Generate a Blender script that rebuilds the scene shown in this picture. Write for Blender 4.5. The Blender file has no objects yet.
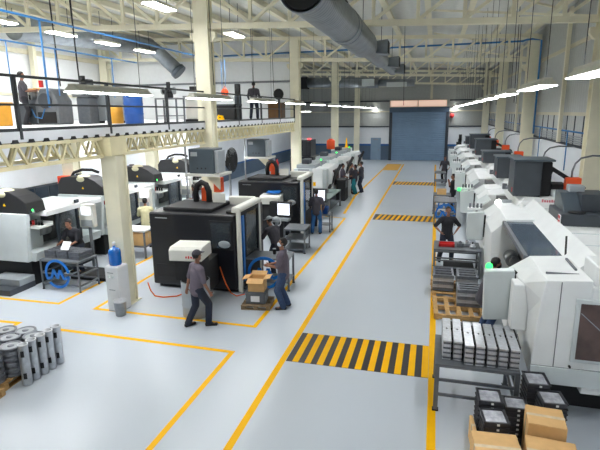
import bpy, bmesh, math, random
from mathutils import Vector, Matrix, Euler
R = math.radians
PI = math.pi
rng = random.Random(7)
sc = bpy.context.scene
COL = sc.collection
sc.view_settings.view_transform = 'Standard'
sc.view_settings.look = 'None'
sc.view_settings.gamma = 1.0
sc.view_settings.use_curve_mapping = False
sc.view_settings.exposure = EXPOSURE = 0.1
sc.cycles.max_bounces = 7
sc.cycles.diffuse_bounces = 4
sc.cycles.glossy_bounces = 3
sc.cycles.transmission_bounces = 5
sc.cycles.caustics_reflective = False
sc.cycles.caustics_refractive = False
sc.cycles.sample_clamp_indirect = 6.0

# ------------------------------------------------------------------ materials
def s2l(c):
    return tuple((v / 12.92 if v <= 0.04045 else ((v + 0.055) / 1.055) ** 2.4) for v in c)

def mat(name, rgb, rough=0.5, metal=0.0, var=0.08, scale=6.0, bump=0.0, coat=0.0, spec=0.5):
    """principled with a little procedural wear: a noise that shifts colour and roughness"""
    m = bpy.data.materials.new(name)
    m.use_nodes = True
    nt = m.node_tree
    b = nt.nodes['Principled BSDF']
    base = s2l(tuple(v / 255.0 for v in rgb))
    tc = nt.nodes.new('ShaderNodeTexCoord')
    nz = nt.nodes.new('ShaderNodeTexNoise')
    nz.inputs['Scale'].default_value = scale
    nz.inputs['Detail'].default_value = 4.0
    nt.links.new(tc.outputs['Object'], nz.inputs['Vector'])
    rp = nt.nodes.new('ShaderNodeValToRGB')
    rp.color_ramp.elements[0].position = 0.3
    rp.color_ramp.elements[1].position = 0.7
    rp.color_ramp.elements[0].color = tuple(v * (1 - var) for v in base) + (1,)
    rp.color_ramp.elements[1].color = tuple(min(1, v * (1 + var)) for v in base) + (1,)
    nt.links.new(nz.outputs['Fac'], rp.inputs['Fac'])
    nt.links.new(rp.outputs['Color'], b.inputs['Base Color'])
    b.inputs['Roughness'].default_value = rough
    b.inputs['Metallic'].default_value = metal
    b.inputs['Specular IOR Level'].default_value = spec
    b.inputs['Coat Weight'].default_value = coat
    if bump > 0:
        bp = nt.nodes.new('ShaderNodeBump')
        bp.inputs['Strength'].default_value = bump
        bp.inputs['Distance'].default_value = 0.02
        nt.links.new(nz.outputs['Fac'], bp.inputs['Height'])
        nt.links.new(bp.outputs['Normal'], b.inputs['Normal'])
    return m

def emit(name, rgb, strength):
    m = bpy.data.materials.new(name)
    m.use_nodes = True
    nt = m.node_tree
    b = nt.nodes['Principled BSDF']
    c = s2l(tuple(v / 255.0 for v in rgb)) + (1,)
    b.inputs['Base Color'].default_value = c
    b.inputs['Emission Color'].default_value = c
    b.inputs['Emission Strength'].default_value = strength
    b.inputs['Roughness'].default_value = 0.4
    return m

def wavemat(name, rgb, axis, period, depth=0.35, rough=0.45, metal=0.0, dark=0.9, var=0.05):
    """sheet metal with ribs: a wave texture along one axis drives bump"""
    m = mat(name, rgb, rough, metal, var)
    nt = m.node_tree
    b = nt.nodes['Principled BSDF']
    tc = [n for n in nt.nodes if n.type == 'TEX_COORD'][0]
    w = nt.nodes.new('ShaderNodeTexWave')
    w.bands_direction = axis
    w.inputs['Scale'].default_value = PI / (10.0 * period)
    nt.links.new(tc.outputs['Object'], w.inputs['Vector'])
    bp = nt.nodes.new('ShaderNodeBump')
    bp.inputs['Strength'].default_value = depth
    bp.inputs['Distance'].default_value = 0.05
    nt.links.new(w.outputs['Fac'], bp.inputs['Height'])
    nt.links.new(bp.outputs['Normal'], b.inputs['Normal'])
    return m

def glassmat(name, rgb, rough=0.08, alpha=0.45):
    m = mat(name, rgb, rough, 0.0, 0.02)
    b = m.node_tree.nodes['Principled BSDF']
    b.inputs['Alpha'].default_value = alpha
    return m

M = {}
M['cream'] = mat('cream_steel', (238, 233, 208), 0.5, 0, 0.05, 2)
M['cream_dark'] = mat('cream_truss', (230, 220, 180), 0.55, 0, 0.06, 3)
M['white'] = mat('white_enamel', (240, 243, 243), 0.35, 0, 0.03, 3)
M['warmwhite'] = mat('warm_white_enamel', (222, 222, 214), 0.4, 0, 0.03, 3)
M['palegrey'] = mat('pale_green_grey_enamel', (212, 220, 221), 0.38, 0, 0.04, 3)
M['grey'] = mat('mid_grey_enamel', (160, 167, 172), 0.42, 0, 0.06, 4)
M['darkgrey'] = mat('charcoal_enamel', (62, 68, 75), 0.45, 0, 0.08, 4)
M['slate'] = mat('slate_blue_grey', (66, 77, 86), 0.45, 0, 0.06, 4)
M['black'] = mat('black_enamel', (20, 22, 29), 0.33, 0, 0.1, 4)
M['matblack'] = mat('matt_black', (26, 27, 30), 0.7, 0, 0.1, 6)
M['rubber'] = mat('black_rubber', (22, 22, 24), 0.8, 0, 0.1, 9)
M['steel'] = mat('bare_steel', (150, 153, 156), 0.35, 0.85, 0.12, 8)
M['tube'] = mat('painted_steel_tube', (108, 113, 119), 0.45, 0.3, 0.1, 8)
M['alu'] = mat('cast_aluminium', (198, 201, 206), 0.34, 0.6, 0.12, 14, 0.1)
M['alu_dark'] = mat('dark_cast_metal', (124, 128, 136), 0.4, 0.5, 0.18, 14, 0.1)
M['tray'] = mat('black_plastic_tray', (70, 71, 77), 0.4, 0, 0.1, 8)
M['film'] = mat('plastic_wrap_film', (176, 178, 186), 0.14, 0.15, 0.3, 12, 0.35)
M['galv'] = mat('galvanised_duct', (140, 147, 153), 0.33, 0.7, 0.14, 4)
M['card'] = mat('cardboard', (222, 180, 122), 0.8, 0, 0.07, 5)
M['cardin'] = mat('cardboard_inside', (120, 88, 56), 0.85, 0, 0.1, 5)
M['tape'] = mat('clear_parcel_tape', (222, 200, 165), 0.2, 0, 0.1, 12)
M['wood'] = mat('pallet_wood', (190, 152, 98), 0.8, 0, 0.22, 9, 0.2)
M['woodgrey'] = mat('weathered_pallet_wood', (138, 118, 92), 0.85, 0, 0.25, 9, 0.2)
M['yellow'] = mat('yellow_floor_paint', (255, 190, 0), 0.55, 0, 0.04, 5, spec=0.15)
M['hazblack'] = mat('black_floor_paint', (46, 42, 46), 0.42, 0, 0.08, 5)
M['orangey'] = mat('amber_floor_paint', (232, 176, 52), 0.45, 0, 0.08, 5)
M['blue'] = mat('bright_blue_paint', (16, 112, 200), 0.4, 0, 0.05, 5)
M['pipe'] = mat('blue_air_pipe', (52, 122, 184), 0.4, 0, 0.05, 5)
M['drum'] = mat('blue_plastic_drum', (18, 74, 148), 0.42, 0, 0.08, 4)
M['waterblue'] = mat('blue_water_bottle', (14, 104, 196), 0.15, 0, 0.15, 5, coat=0.5)
M['orange'] = mat('orange_enamel', (236, 84, 30), 0.45, 0, 0.06, 5)
M['amber'] = mat('amber_cabinet_paint', (222, 160, 50), 0.5, 0, 0.06, 5)
M['red'] = mat('red_paint', (205, 40, 40), 0.45, 0, 0.06, 5)
M['hose'] = mat('orange_hose', (232, 104, 40), 0.5, 0, 0.05, 9)
M['glass'] = glassmat('tinted_machine_glass', (70, 80, 90), 0.06, 0.55)
M['brownglass'] = mat('brown_tinted_window', (92, 74, 70), 0.15, 0, 0.35, 3)
M['roofglass'] = mat('dark_smoked_roof_panel', (88, 102, 118), 0.12, 0.2, 0.15, 2)
M['inside'] = mat('machine_interior', (70, 72, 72), 0.5, 0.3, 0.4, 6)
M['paleinside'] = mat('pale_machine_interior', (190, 196, 180), 0.5, 0, 0.25, 7)  # pale chamber tone behind the black machines' front doors
M['paper'] = mat('white_paper', (238, 240, 242), 0.7, 0, 0.02)
M['skin'] = mat('skin', (150, 105, 84), 0.55, 0, 0.06, 12)
M['hair'] = mat('black_hair', (24, 21, 21), 0.6, 0, 0.2, 60, 0.2)
M['mask'] = mat('pale_face_mask', (200, 212, 224), 0.7, 0, 0.03)
M['shirt'] = mat('mauve_grey_shirt', (104, 96, 108), 0.85, 0, 0.08, 9)
M['shirtdark'] = mat('dark_grey_shirt', (66, 64, 72), 0.85, 0, 0.08, 9)
M['shirtblack'] = mat('black_shirt', (34, 35, 42), 0.85, 0, 0.1, 9)
M['shirtpale'] = mat('pale_yellow_shirt', (206, 200, 160), 0.85, 0, 0.06, 9)
M['jeans'] = mat('blue_jeans', (52, 72, 106), 0.85, 0, 0.15, 14)
M['navy'] = mat('navy_trousers', (36, 42, 58), 0.85, 0, 0.1, 9)
M['brightjeans'] = mat('bright_blue_jeans', (44, 92, 140), 0.85, 0, 0.12, 9)
M['teal'] = mat('teal_cloth', (26, 120, 130), 0.8, 0, 0.1, 9)
M['shoe'] = mat('black_shoe', (24, 24, 28), 0.5, 0, 0.1)
M['eye'] = mat('dark_eye', (20, 18, 18), 0.2)
M['lip'] = mat('lip', (128, 78, 68), 0.5)
LENS = 24.0
M["lens"] = emit('light_diffuser', (250, 252, 255), LENS)
M['fill_soffitlens'] = emit('added_soffit_diffuser', (250, 252, 255), LENS * 2.0)
M['fill_uplens'] = emit('added_uplight', (250, 250, 246), LENS * 0.55)
M['baylens'] = emit('bay_light_diffuser', (252, 252, 250), LENS * 3.5)
M['screen'] = emit('lit_screen', (235, 240, 250), 1.15)
M['led'] = emit('green_status_lamp', (40, 255, 90), 3.5)
M['ledred'] = emit('red_status_lamp', (255, 60, 60), 3.0)
M['worklamp'] = emit('work_lamp', (255, 253, 240), 25.0)
M['pinkpane'] = emit('daylit_transom_pane', (226, 190, 172), 0.75)

# ------------------------------------------------------------------ mesh builder
class MB:
    def __init__(s):
        s.v = []; s.f = []; s.sm = []
    def add(s, vs, fs, smooth=False):
        o = len(s.v)
        s.v += [tuple(p) for p in vs]
        s.f += [tuple(i + o for i in f) for f in fs]
        s.sm += [smooth] * len(fs)
        return s
    def box(s, x0, y0, z0, x1, y1, z1):
        if x0 > x1: x0, x1 = x1, x0
        if y0 > y1: y0, y1 = y1, y0
        if z0 > z1: z0, z1 = z1, z0
        v = [(x0, y0, z0), (x1, y0, z0), (x1, y1, z0), (x0, y1, z0), (x0, y0, z1), (x1, y0, z1), (x1, y1, z1), (x0, y1, z1)]
        return s.add(v, [(0, 3, 2, 1), (4, 5, 6, 7), (0, 1, 5, 4), (1, 2, 6, 5), (2, 3, 7, 6), (3, 0, 4, 7)])
    def rbox(s, c, size, rot=(0, 0, 0)):
        m = Euler(rot).to_matrix()
        hx, hy, hz = size[0] / 2, size[1] / 2, size[2] / 2
        v = [Vector(c) + m @ Vector((a * hx, b * hy, d * hz)) for d in (-1, 1) for a, b in ((-1, -1), (1, -1), (1, 1), (-1, 1))]
        return s.add(v, [(0, 3, 2, 1), (4, 5, 6, 7), (0, 1, 5, 4), (1, 2, 6, 5), (2, 3, 7, 6), (3, 0, 4, 7)])
    def bar(s, p0, p1, w, h=None, up=(0, 0, 1)):
        """square bar between two points, w across, h along up"""
        h = h or w
        p0, p1 = Vector(p0), Vector(p1)
        d = (p1 - p0).normalized()
        u = Vector(up)
        if abs(d.dot(u)) > 0.98: u = Vector((0, 1, 0))
        a = d.cross(u).normalized(); b = a.cross(d).normalized()
        v = [p + a * i * w / 2 + b * j * h / 2 for p in (p0, p1) for i, j in ((-1, -1), (1, -1), (1, 1), (-1, 1))]
        return s.add(v, [(0, 3, 2, 1), (4, 5, 6, 7), (0, 1, 5, 4), (1, 2, 6, 5), (2, 3, 7, 6), (3, 0, 4, 7)])
    def cyl(s, p0, p1, r0, r1=None, n=16, caps=True):
        r1 = r0 if r1 is None else r1
        p0, p1 = Vector(p0), Vector(p1)
        d = (p1 - p0).normalized()
        a = d.orthogonal().normalized(); b = d.cross(a)
        v = []
        for p, r in ((p0, r0), (p1, r1)):
            for i in range(n):
                t = 2 * PI * i / n
                v.append(p + (a * math.cos(t) + b * math.sin(t)) * r)
        o = len(s.v)
        s.add(v, [(i, (i + 1) % n, n + (i + 1) % n, n + i) for i in range(n)], True)
        if caps:
            s.f += [tuple(o + i for i in range(n - 1, -1, -1)), tuple(o + n + i for i in range(n))]
            s.sm += [False, False]
        return s
    def tube(s, pts, r, n=8, closed=False):
        pts = [Vector(p) for p in pts]
        k = len(pts)
        v = []
        a = None
        for i, p in enumerate(pts):
            if closed: d = pts[(i + 1) % k] - pts[i - 1]
            else: d = pts[min(i + 1, k - 1)] - pts[max(i - 1, 0)]
            d.normalize()
            a = d.orthogonal() if a is None else a - d * a.dot(d)
            a.normalize(); b = d.cross(a)
            for j in range(n):
                t = 2 * PI * j / n
                v.append(p + (a * math.cos(t) + b * math.sin(t)) * r)
        fs = []
        for i in range(k if closed else k - 1):
            q = (i + 1) % k
            fs += [(i * n + j, i * n + (j + 1) % n, q * n + (j + 1) % n, q * n + j) for j in range(n)]
        o = len(s.v)
        s.add(v, fs, True)
        if not closed:
            s.f += [tuple(o + j for j in range(n - 1, -1, -1)), tuple(o + (k - 1) * n + j for j in range(n))]
            s.sm += [False, False]
        return s
    def lathe(s, prof, c=(0, 0, 0), n=24, axis='z'):
        """prof: (r, h) pairs from bottom to top"""
        v = []
        for r, h in prof:
            for i in range(n):
                t = 2 * PI * i / n
                x, y = r * math.cos(t), r * math.sin(t)
                p = (x, y, h) if axis == 'z' else ((h, x, y) if axis == 'x' else (x, h, y))
                v.append((c[0] + p[0], c[1] + p[1], c[2] + p[2]))
        k = len(prof)
        fs = [(i * n + j, i * n + (j + 1) % n, (i + 1) * n + (j + 1) % n, (i + 1) * n + j) for i in range(k - 1) for j in range(n)]
        o = len(s.v)
        s.add(v, fs, True)
        s.f += [tuple(o + j for j in range(n - 1, -1, -1)), tuple(o + (k - 1) * n + j for j in range(n))]
        s.sm += [False, False]
        return s
    def prism(s, poly, axis, a, b):
        """polygon in the plane across axis, extruded from a to b"""
        def P(u, w, t):
            return (t, u, w) if axis == 'x' else ((u, t, w) if axis == 'y' else (u, w, t))
        n = len(poly)
        v = [P(u, w, a) for u, w in poly] + [P(u, w, b) for u, w in poly]
        return s.add(v, [tuple(range(n - 1, -1, -1)), tuple(range(n, 2 * n))] + [(i, (i + 1) % n, n + (i + 1) % n, n + i) for i in range(n)])
    def loft(s, rings, caps=True):
        n = len(rings[0])
        v = [p for r in rings for p in r]
        fs = [(i * n + j, i * n + (j + 1) % n, (i + 1) * n + (j + 1) % n, (i + 1) * n + j) for i in range(len(rings) - 1) for j in range(n)]
        if caps:
            fs += [tuple(range(n - 1, -1, -1)), tuple((len(rings) - 1) * n + j for j in range(n))]
        return s.add(v, fs)
    def ball(s, c, r, sc3=(1, 1, 1), n=12, m=8, rot=None):
        v = []
        mt = Euler(rot).to_matrix() if rot else None
        for i in range(1, m):
            ph = PI * i / m
            for j in range(n):
                t = 2 * PI * j / n
                p = Vector((math.sin(ph) * math.cos(t) * r * sc3[0], math.sin(ph) * math.sin(t) * r * sc3[1], -math.cos(ph) * r * sc3[2]))
                v.append(p)
        v.append(Vector((0, 0, -r * sc3[2]))); v.append(Vector((0, 0, r * sc3[2])))
        if mt: v = [mt @ p for p in v]
        v = [p + Vector(c) for p in v]
        fs = [(i * n + j, i * n + (j + 1) % n, (i + 1) * n + (j + 1) % n, (i + 1) * n + j) for i in range(m - 2) for j in range(n)]
        b0, t0 = len(v) - 2, len(v) - 1
        fs += [(b0, (j + 1) % n, j) for j in range(n)] + [((m - 2) * n + j, (m - 2) * n + (j + 1) % n, t0) for j in range(n)]
        return s.add(v, fs, True)
    def capsule(s, p0, p1, r0, r1, side=None, flat=1.0, n=12):
        """limb: round-ended taper; flat < 1 squeezes it across side x axis"""
        p0, p1 = Vector(p0), Vector(p1)
        L = (p1 - p0).length
        d = (p1 - p0) / max(L, 1e-6)
        a = Vector(side) if side else d.orthogonal()
        a = (a - d * a.dot(d)).normalized(); b = d.cross(a)
        rings = []
        for k in range(4):
            t = PI / 2 * (k + 0.35) / 4
            rings.append((p0 - d * r0 * math.cos(t) * flat, r0 * math.sin(t)))
        rings.append((p0, r0)); rings.append((p1, r1))
        for k in range(3, -1, -1):
            t = PI / 2 * (k + 0.35) / 4
            rings.append((p1 + d * r1 * math.cos(t) * flat, r1 * math.sin(t)))
        v = [c + (a * math.cos(2 * PI * j / n) + b * math.sin(2 * PI * j / n) * flat) * r for c, r in rings for j in range(n)]
        k = len(rings)
        fs = [(i * n + j, i * n + (j + 1) % n, (i + 1) * n + (j + 1) % n, (i + 1) * n + j) for i in range(k - 1) for j in range(n)]
        fs += [tuple(range(n - 1, -1, -1)), tuple((k - 1) * n + j for j in range(n))]
        return s.add(v, fs, True)
    def mesh(s, name):
        me = bpy.data.meshes.new(name)
        me.from_pydata(s.v, [], s.f)
        bm = bmesh.new(); bm.from_mesh(me)
        bmesh.ops.recalc_face_normals(bm, faces=bm.faces)
        bm.to_mesh(me); bm.free()
        me.polygons.foreach_set('use_smooth', s.sm)
        me.update()
        return me
    def build(s, name, m, parent=None, bevel=0.0, label=None, kind=None, loc=None):
        me = s.mesh(name)
        me.materials.append(M[m] if isinstance(m, str) else m)
        o = bpy.data.objects.new(name, me)
        COL.objects.link(o)
        if parent: o.parent = parent
        if loc: o.location = loc
        if bevel:
            b = o.modifiers.new('bevel', 'BEVEL')
            b.width = bevel; b.segments = 2; b.limit_method = 'ANGLE'; b.angle_limit = R(40)
        if label: o['label'] = label
        if kind: o['kind'] = kind
        return o

def tag(o, label, cat, group=None, kind=None):
    o['label'] = label; o['category'] = cat
    if group: o['group'] = group
    if kind: o['kind'] = kind
    return o
def thing(name, label, cat, loc=(0, 0, 0), rz=0.0, group=None, kind=None):
    o = bpy.data.objects.new(name, None)
    COL.objects.link(o)
    o.empty_display_size = 0.2
    o.location = loc; o.rotation_euler = (0, 0, rz)
    return tag(o, label, cat, group, kind)
def struct(o):
    o['kind'] = 'structure'; return o
def children(o):
    return [c for c in ALL() if c.parent == o]
def ALL():
    return COL.objects
def copy_tree(o, kids, loc, rz=None, label=None):
    """kids: {object: [children]} recorded when the source was built"""
    r = o.copy(); COL.objects.link(r)
    r.location = loc
    if rz is not None: r.rotation_euler = (0, 0, rz)
    if label: r['label'] = label
    def rec(src, dst):
        for ch in kids.get(src, ()):
            c = ch.copy(); COL.objects.link(c); c.parent = dst
            rec(ch, c)
    rec(o, r)
    return r
def kidmap(o):
    d = {}
    def rec(p):
        ks = list(p.children)
        if ks:
            d[p] = ks
            for k in ks: rec(k)
    rec(o)
    return d
ORD = ['first', 'second', 'third', 'fourth', 'fifth', 'sixth', 'seventh', 'eighth', 'ninth', 'tenth', 'eleventh', 'twelfth', 'thirteenth', 'fourteenth', 'fifteenth', 'sixteenth', 'seventeenth', 'eighteenth', 'nineteenth', 'twentieth', 'twenty-first', 'twenty-second', 'twenty-third', 'twenty-fourth', 'twenty-fifth']

# ------------------------------------------------------------------ camera
H = 4.7
F = 494.3
pitch, yaw, roll = R(12.76), R(15.19), R(-0.64)
fw = Vector((-math.sin(yaw) * math.cos(pitch), math.cos(yaw) * math.cos(pitch), -math.sin(pitch)))
rt = Vector((math.cos(yaw), math.sin(yaw), 0))
up = rt.cross(fw)
r2 = rt * math.cos(roll) + up * math.sin(roll)
u2 = -rt * math.sin(roll) + up * math.cos(roll)
cd = bpy.data.cameras.new('camera')
cd.sensor_width = 36.0
cd.lens = F * 36.0 / 600.0
cd.clip_end = 200
cam = bpy.data.objects.new('camera', cd)
COL.objects.link(cam)
mw = Matrix(((r2.x, u2.x, -fw.x, 0), (r2.y, u2.y, -fw.y, 0), (r2.z, u2.z, -fw.z, H), (0, 0, 0, 1)))
cam.matrix_world = mw
sc.camera = cam
w = bpy.data.worlds.new('world'); sc.world = w
w.use_nodes = True
w.node_tree.nodes['Background'].inputs['Color'].default_value = (0.75, 0.85, 1.0, 1)
w.node_tree.nodes['Background'].inputs['Strength'].default_value = 0.6
# ------------------------------------------------------------------ floor and painted markings
fl = MB().box(-20.4, -8.2, -0.2, 5.2, 51, 0)
fm = mat('epoxy_floor', (198, 206, 215), 0.3, 0, 0.012, 0.5, spec=0.35)
nt = fm.node_tree
_b = nt.nodes['Principled BSDF']
n2 = nt.nodes.new('ShaderNodeTexNoise'); n2.inputs['Scale'].default_value = 0.6; n2.inputs['Detail'].default_value = 2
r2_ = nt.nodes.new('ShaderNodeMapRange'); r2_.inputs['From Min'].default_value = 0.3; r2_.inputs['From Max'].default_value = 0.7
r2_.inputs['To Min'].default_value = 0.27; r2_.inputs['To Max'].default_value = 0.33
nt.links.new(nt.nodes['Texture Coordinate'].outputs['Object'], n2.inputs['Vector'])
nt.links.new(n2.outputs['Fac'], r2_.inputs['Value'])
pass
floor = struct(fl.build('floor', fm))

def line(name, pts, wd, label, m='yellow'):
    b = MB()
    for q, ((x0, y0), (x1, y1)) in enumerate(zip(pts[:-1], pts[1:])):
        d = Vector((x1 - x0, y1 - y0, 0)); d.normalize(); e = d * wd / 2
        b.bar((x0 - e.x, y0 - e.y, 0.0015 + 0.0005 * q), (x1 + e.x, y1 + e.y, 0.0015 + 0.0005 * q), wd, 0.003)
    return b.build(name, m, floor, label=label)
line('floor_line', [(-2.67, 2.0), (-2.67, 46.4)], 0.12, 'yellow line along the left of the aisle')
line('floor_line', [(0.15, 2.0), (0.14, 46.4)], 0.13, 'yellow line along the right of the aisle')
line('floor_line', [(-8.02, 8.57), (-3.76, 8.5), (-3.77, 2.0)], 0.1, 'yellow line turning a corner on the near left floor')
line('floor_line', [(-8.05, 13.6), (-7.98, 9.82), (-3.74, 9.76), (-3.8, 21.8), (-4.7, 22.0)], 0.1, 'yellow line around the black machines')
line('floor_line', [(-4.02, 22.9), (-4.3, 28.0), (-4.12, 41.4)], 0.13, 'yellow line past the far left machines')
line('floor_line', [(-13.0, 9.83), (-9.12, 9.89), (-9.07, 16.0)], 0.1, 'yellow line by the steel rack')
line('floor_line', [(-11.5, 8.55), (-9.16, 8.65), (-9.14, 5.0)], 0.1, 'yellow line corner by the left frame edge')
MB().box(-4.17, 41.45, 0, -2.85, 46.6, 0.003).build('floor_patch', 'orangey', floor, label='amber painted rectangle on the far floor')

def hazard(y0, y1, x0, x1, n, skew, label):
    h = MB().box(x0, y0, 0, x1, y1, 0.003).build('hazard_strip', 'hazblack', floor, label=label)
    b = MB()
    p = (x1 - x0) / n
    for i in range(n):
        a = x0 + p * (i + 0.5)
        b.prism([(a, y0 + 0.004), (a + p * 0.5, y0 + 0.004), (min(x1, a + p * 0.5 + skew), y1 - 0.004), (min(a + skew, x1 - 0.01), y1 - 0.004)], 'z', 0.001, 0.0045)
    b.build('yellow_bands', 'yellow', h)
    return h
hazard(8.41, 9.71, -2.6, 0.08, 11, 0.0, 'black and yellow striped crossing nearest the camera')
hazard(21.8, 23.05, -2.55, 0.08, 12, 0.12, 'black and yellow striped crossing halfway down the aisle')
hazard(33.1, 34.6, -2.6, 0.08, 12, 0.15, 'black and yellow striped crossing near the far door')

# ------------------------------------------------------------------ walls and roof
def zr(x): return -0.036 * (x + 7.5)
M['sheet'] = wavemat('grey_wall_sheet', (186, 189, 186), 'Y', 0.3, 0.15)
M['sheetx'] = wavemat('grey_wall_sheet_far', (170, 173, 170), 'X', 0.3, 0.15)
M['whitewall'] = mat('white_wall_paint', (232, 236, 240), 0.6, 0, 0.025, 1.5)
M['panelwall'] = wavemat('white_insulated_panel', (240, 243, 245), 'Y', 1.0, 0.06, var=0.02)
M['panelwallx'] = wavemat('white_insulated_panel_end', (240, 243, 245), 'X', 1.0, 0.06, var=0.02)
M['stripe'] = mat('slate_wall_band', (82, 102, 124), 0.5, 0, 0.06, 2)
M['stripeblue'] = mat('blue_wall_edge', (30, 92, 156), 0.5, 0, 0.05, 2)
M['roofsheet'] = wavemat('roof_deck_sheet', (214, 216, 210), 'X', 0.4, 0.3)
M['girt'] = mat('cream_girt', (212, 206, 182), 0.5, 0, 0.05)
M['shutter'] = mat('slate_blue_shutter', (128, 154, 180), 0.4, 0.0, 0.05, 2)
M['doorblue'] = mat('blue_grey_door', (134, 158, 180), 0.45, 0, 0.04, 2)
M['frame'] = mat('dark_door_frame', (44, 52, 62), 0.5, 0, 0.06, 2)

wl = struct(MB().box(-20.3, -8, 0, -20, 50.8, 9.8).build('wall_left', 'panelwall'))
MB().box(-20, -7.9, 7.72, -19.86, 27.5, 7.94).build('wall_girt', 'girt', wl)
MB().box(-20, -7.9, 5.7, -19.9, 27.5, 5.82).build('wall_girt', 'girt', wl)
wr = struct(MB().box(4.8, -8, 0, 5.1, 50.8, 9.6).build('wall_right', 'sheet'))
MB().box(4.78, -7.9, 0, 4.8, 50.4, 3.42).build('lower_panel', 'whitewall', wr, label='smooth white lower wall')
MB().box(4.73, -7.9, 3.42, 4.8, 50.4, 3.5).build('wall_ledge', 'frame', wr)
MB().box(4.73, -7.9, 4.5, 4.8, 50.4, 4.62).build('wall_girt', 'girt', wr)
MB().box(4.73, -7.9, 6.95, 4.8, 50.4, 7.09).build('wall_girt', 'girt', wr)
for k in range(40):
    y = 6.5 + k * 1.12
    if min(abs(y - c) for c in (15.8, 27, 38.2, 49.4)) < 0.45: continue
    MB().box(4.775, y - 0.025, 3.5, 4.8, y + 0.025, 4.5).build('wall_mullion', 'frame', wr)
b = MB()
for k in range(4):
    b.cyl((4.755, 5, 3.56 + k * 0.075), (4.755, 50.2, 3.56 + k * 0.075), 0.022, n=6)
b.build('conduit_run', 'grey', wr)
wf = struct(MB().box(-20.3, 50.5, 0, 5.1, 50.8, 11.5).build('wall_back', 'sheetx'))
MB().box(-14.3, 50.47, 1.55, 4.8, 50.5, 3.28).build('lower_panel', 'whitewall', wf, label='smooth white lower wall')
MB().box(-14.3, 50.46, 0, 4.8, 50.5, 1.42).build('wall_band', 'stripe', wf, label='dark slate painted band')
MB().box(-14.3, 50.46, 1.42, 4.8, 50.5, 1.6).build('wall_band_edge', 'stripeblue', wf, label='bright blue painted edge')
for z, m in ((3.3, 'frame'), (4.75, 'girt'), (5.75, 'frame'), (7.15, 'girt')):
    for x0, x1 in ((-14.2, -4.45), (1.2, 4.8)):
        MB().box(x0, 50.36, z - 0.06, x1, 50.5, z + 0.06).build('wall_girt', m, wf)
MB().box(-0.62, 50.3, 5.9, -0.4, 50.5, 9.8).build('wall_post', 'girt', wf)
wfr = struct(MB().box(-20.3, -8.3, 0, 5.1, -8, 9.8).build('wall_front', 'sheetx'))
wm = struct(MB().box(-20, 27.7, 4.42, -7.75, 27.9, 8.7).build('wall_mezzanine', 'panelwallx'))
MB().box(-20, 27.6, 6.4, -7.75, 27.7, 6.5).build('wall_girt', 'tube', wm)
wp = struct(MB().box(-14.5, -7.9, 0, -14.3, 50.4, 4.2).build('wall_partition', 'whitewall'))
MB().box(-14.3, -7.9, 0, -14.28, 50.4, 1.0).build('wall_band', 'stripe', wp, label='dark slate painted band')
MB().box(-14.3, -7.9, 1.0, -14.28, 50.4, 1.12).build('wall_band_edge', 'stripeblue', wp, label='bright blue painted edge')
struct(MB().loft([[(-20.3, -8.3, 9.0 + zr(-20.3)), (5.1, -8.3, 9.0 + zr(5.1)), (5.1, -8.3, 9.12 + zr(5.1)), (-20.3, -8.3, 9.12 + zr(-20.3))],
                  [(-20.3, 50.8, 9.0 + zr(-20.3)), (5.1, 50.8, 9.0 + zr(5.1)), (5.1, 50.8, 9.12 + zr(5.1)), (-20.3, 50.8, 9.12 + zr(-20.3))]]).build('ceiling', 'roofsheet'))

# window in the partition behind the left machines
wn = struct(MB().box(-14.28, 14.2, 1.28, -14.2, 16.3, 2.16).build('window_1', 'frame'))
for k in range(3):
    MB().box(-14.2, 14.27 + k * 0.69, 1.35, -14.19, 14.89 + k * 0.69, 2.09).build('pane', mat('dark_window_pane', (40, 50, 62), 0.15, 0, 0.5, 2), wn)
# far roller shutter
d1 = MB()
n = 26
prof = []
for i in range(n):
    z = 0.02 + i * (4.72 / n); p = 4.72 / n
    prof += [(50.33, z), (50.29, z + p * 0.25), (50.29, z + p * 0.75), (50.33, z + p * 0.98)]
prof += [(50.33, 4.74), (50.42, 4.74), (50.42, 0.02)]
d1.prism(prof, 'x', -4.15, 0.93)
d1 = struct(d1.build('door_1', 'shutter'))
fr = MB().box(-4.42, 50.2, 0, -4.15, 50.5, 5.1).box(0.93, 50.2, 0, 1.2, 50.5, 5.1).build('door_frame', 'frame', d1)
MB().box(-4.42, 50.05, 4.66, 1.2, 50.5, 5.12).build('shutter_hood', 'stripe', d1, 0.03)
w2 = struct(MB().box(-4.42, 50.38, 5.14, 0.98, 50.5, 5.82).build('window_2', 'girt'))
for x0, x1 in ((-4.34, -1.8), (-1.66, 0.9)):
    MB().box(x0, 50.36, 5.2, x1, 50.39, 5.76).build('pane', 'pinkpane', w2)
d2 = struct(MB().box(-6.14, 50.36, 0.02, -5.3, 50.46, 2.12).build('door_2', 'doorblue', bevel=0.01))
MB().box(-6.22, 50.38, 0, -6.14, 50.5, 2.2).box(-5.3, 50.38, 0, -5.22, 50.5, 2.2).box(-6.22, 50.38, 2.12, -5.22, 50.5, 2.2).build('door_frame', 'shutter', d2)
MB().rbox((-5.42, 50.31, 1.02), (0.16, 0.05, 0.04)).rbox((-5.42, 50.34, 1.02), (0.05, 0.05, 0.12)).build('door_handle', 'steel', d2)
MB().box(-6.0, 50.3, 2.0, -5.5, 50.36, 2.08).build('door_closer', 'steel', d2)

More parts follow.
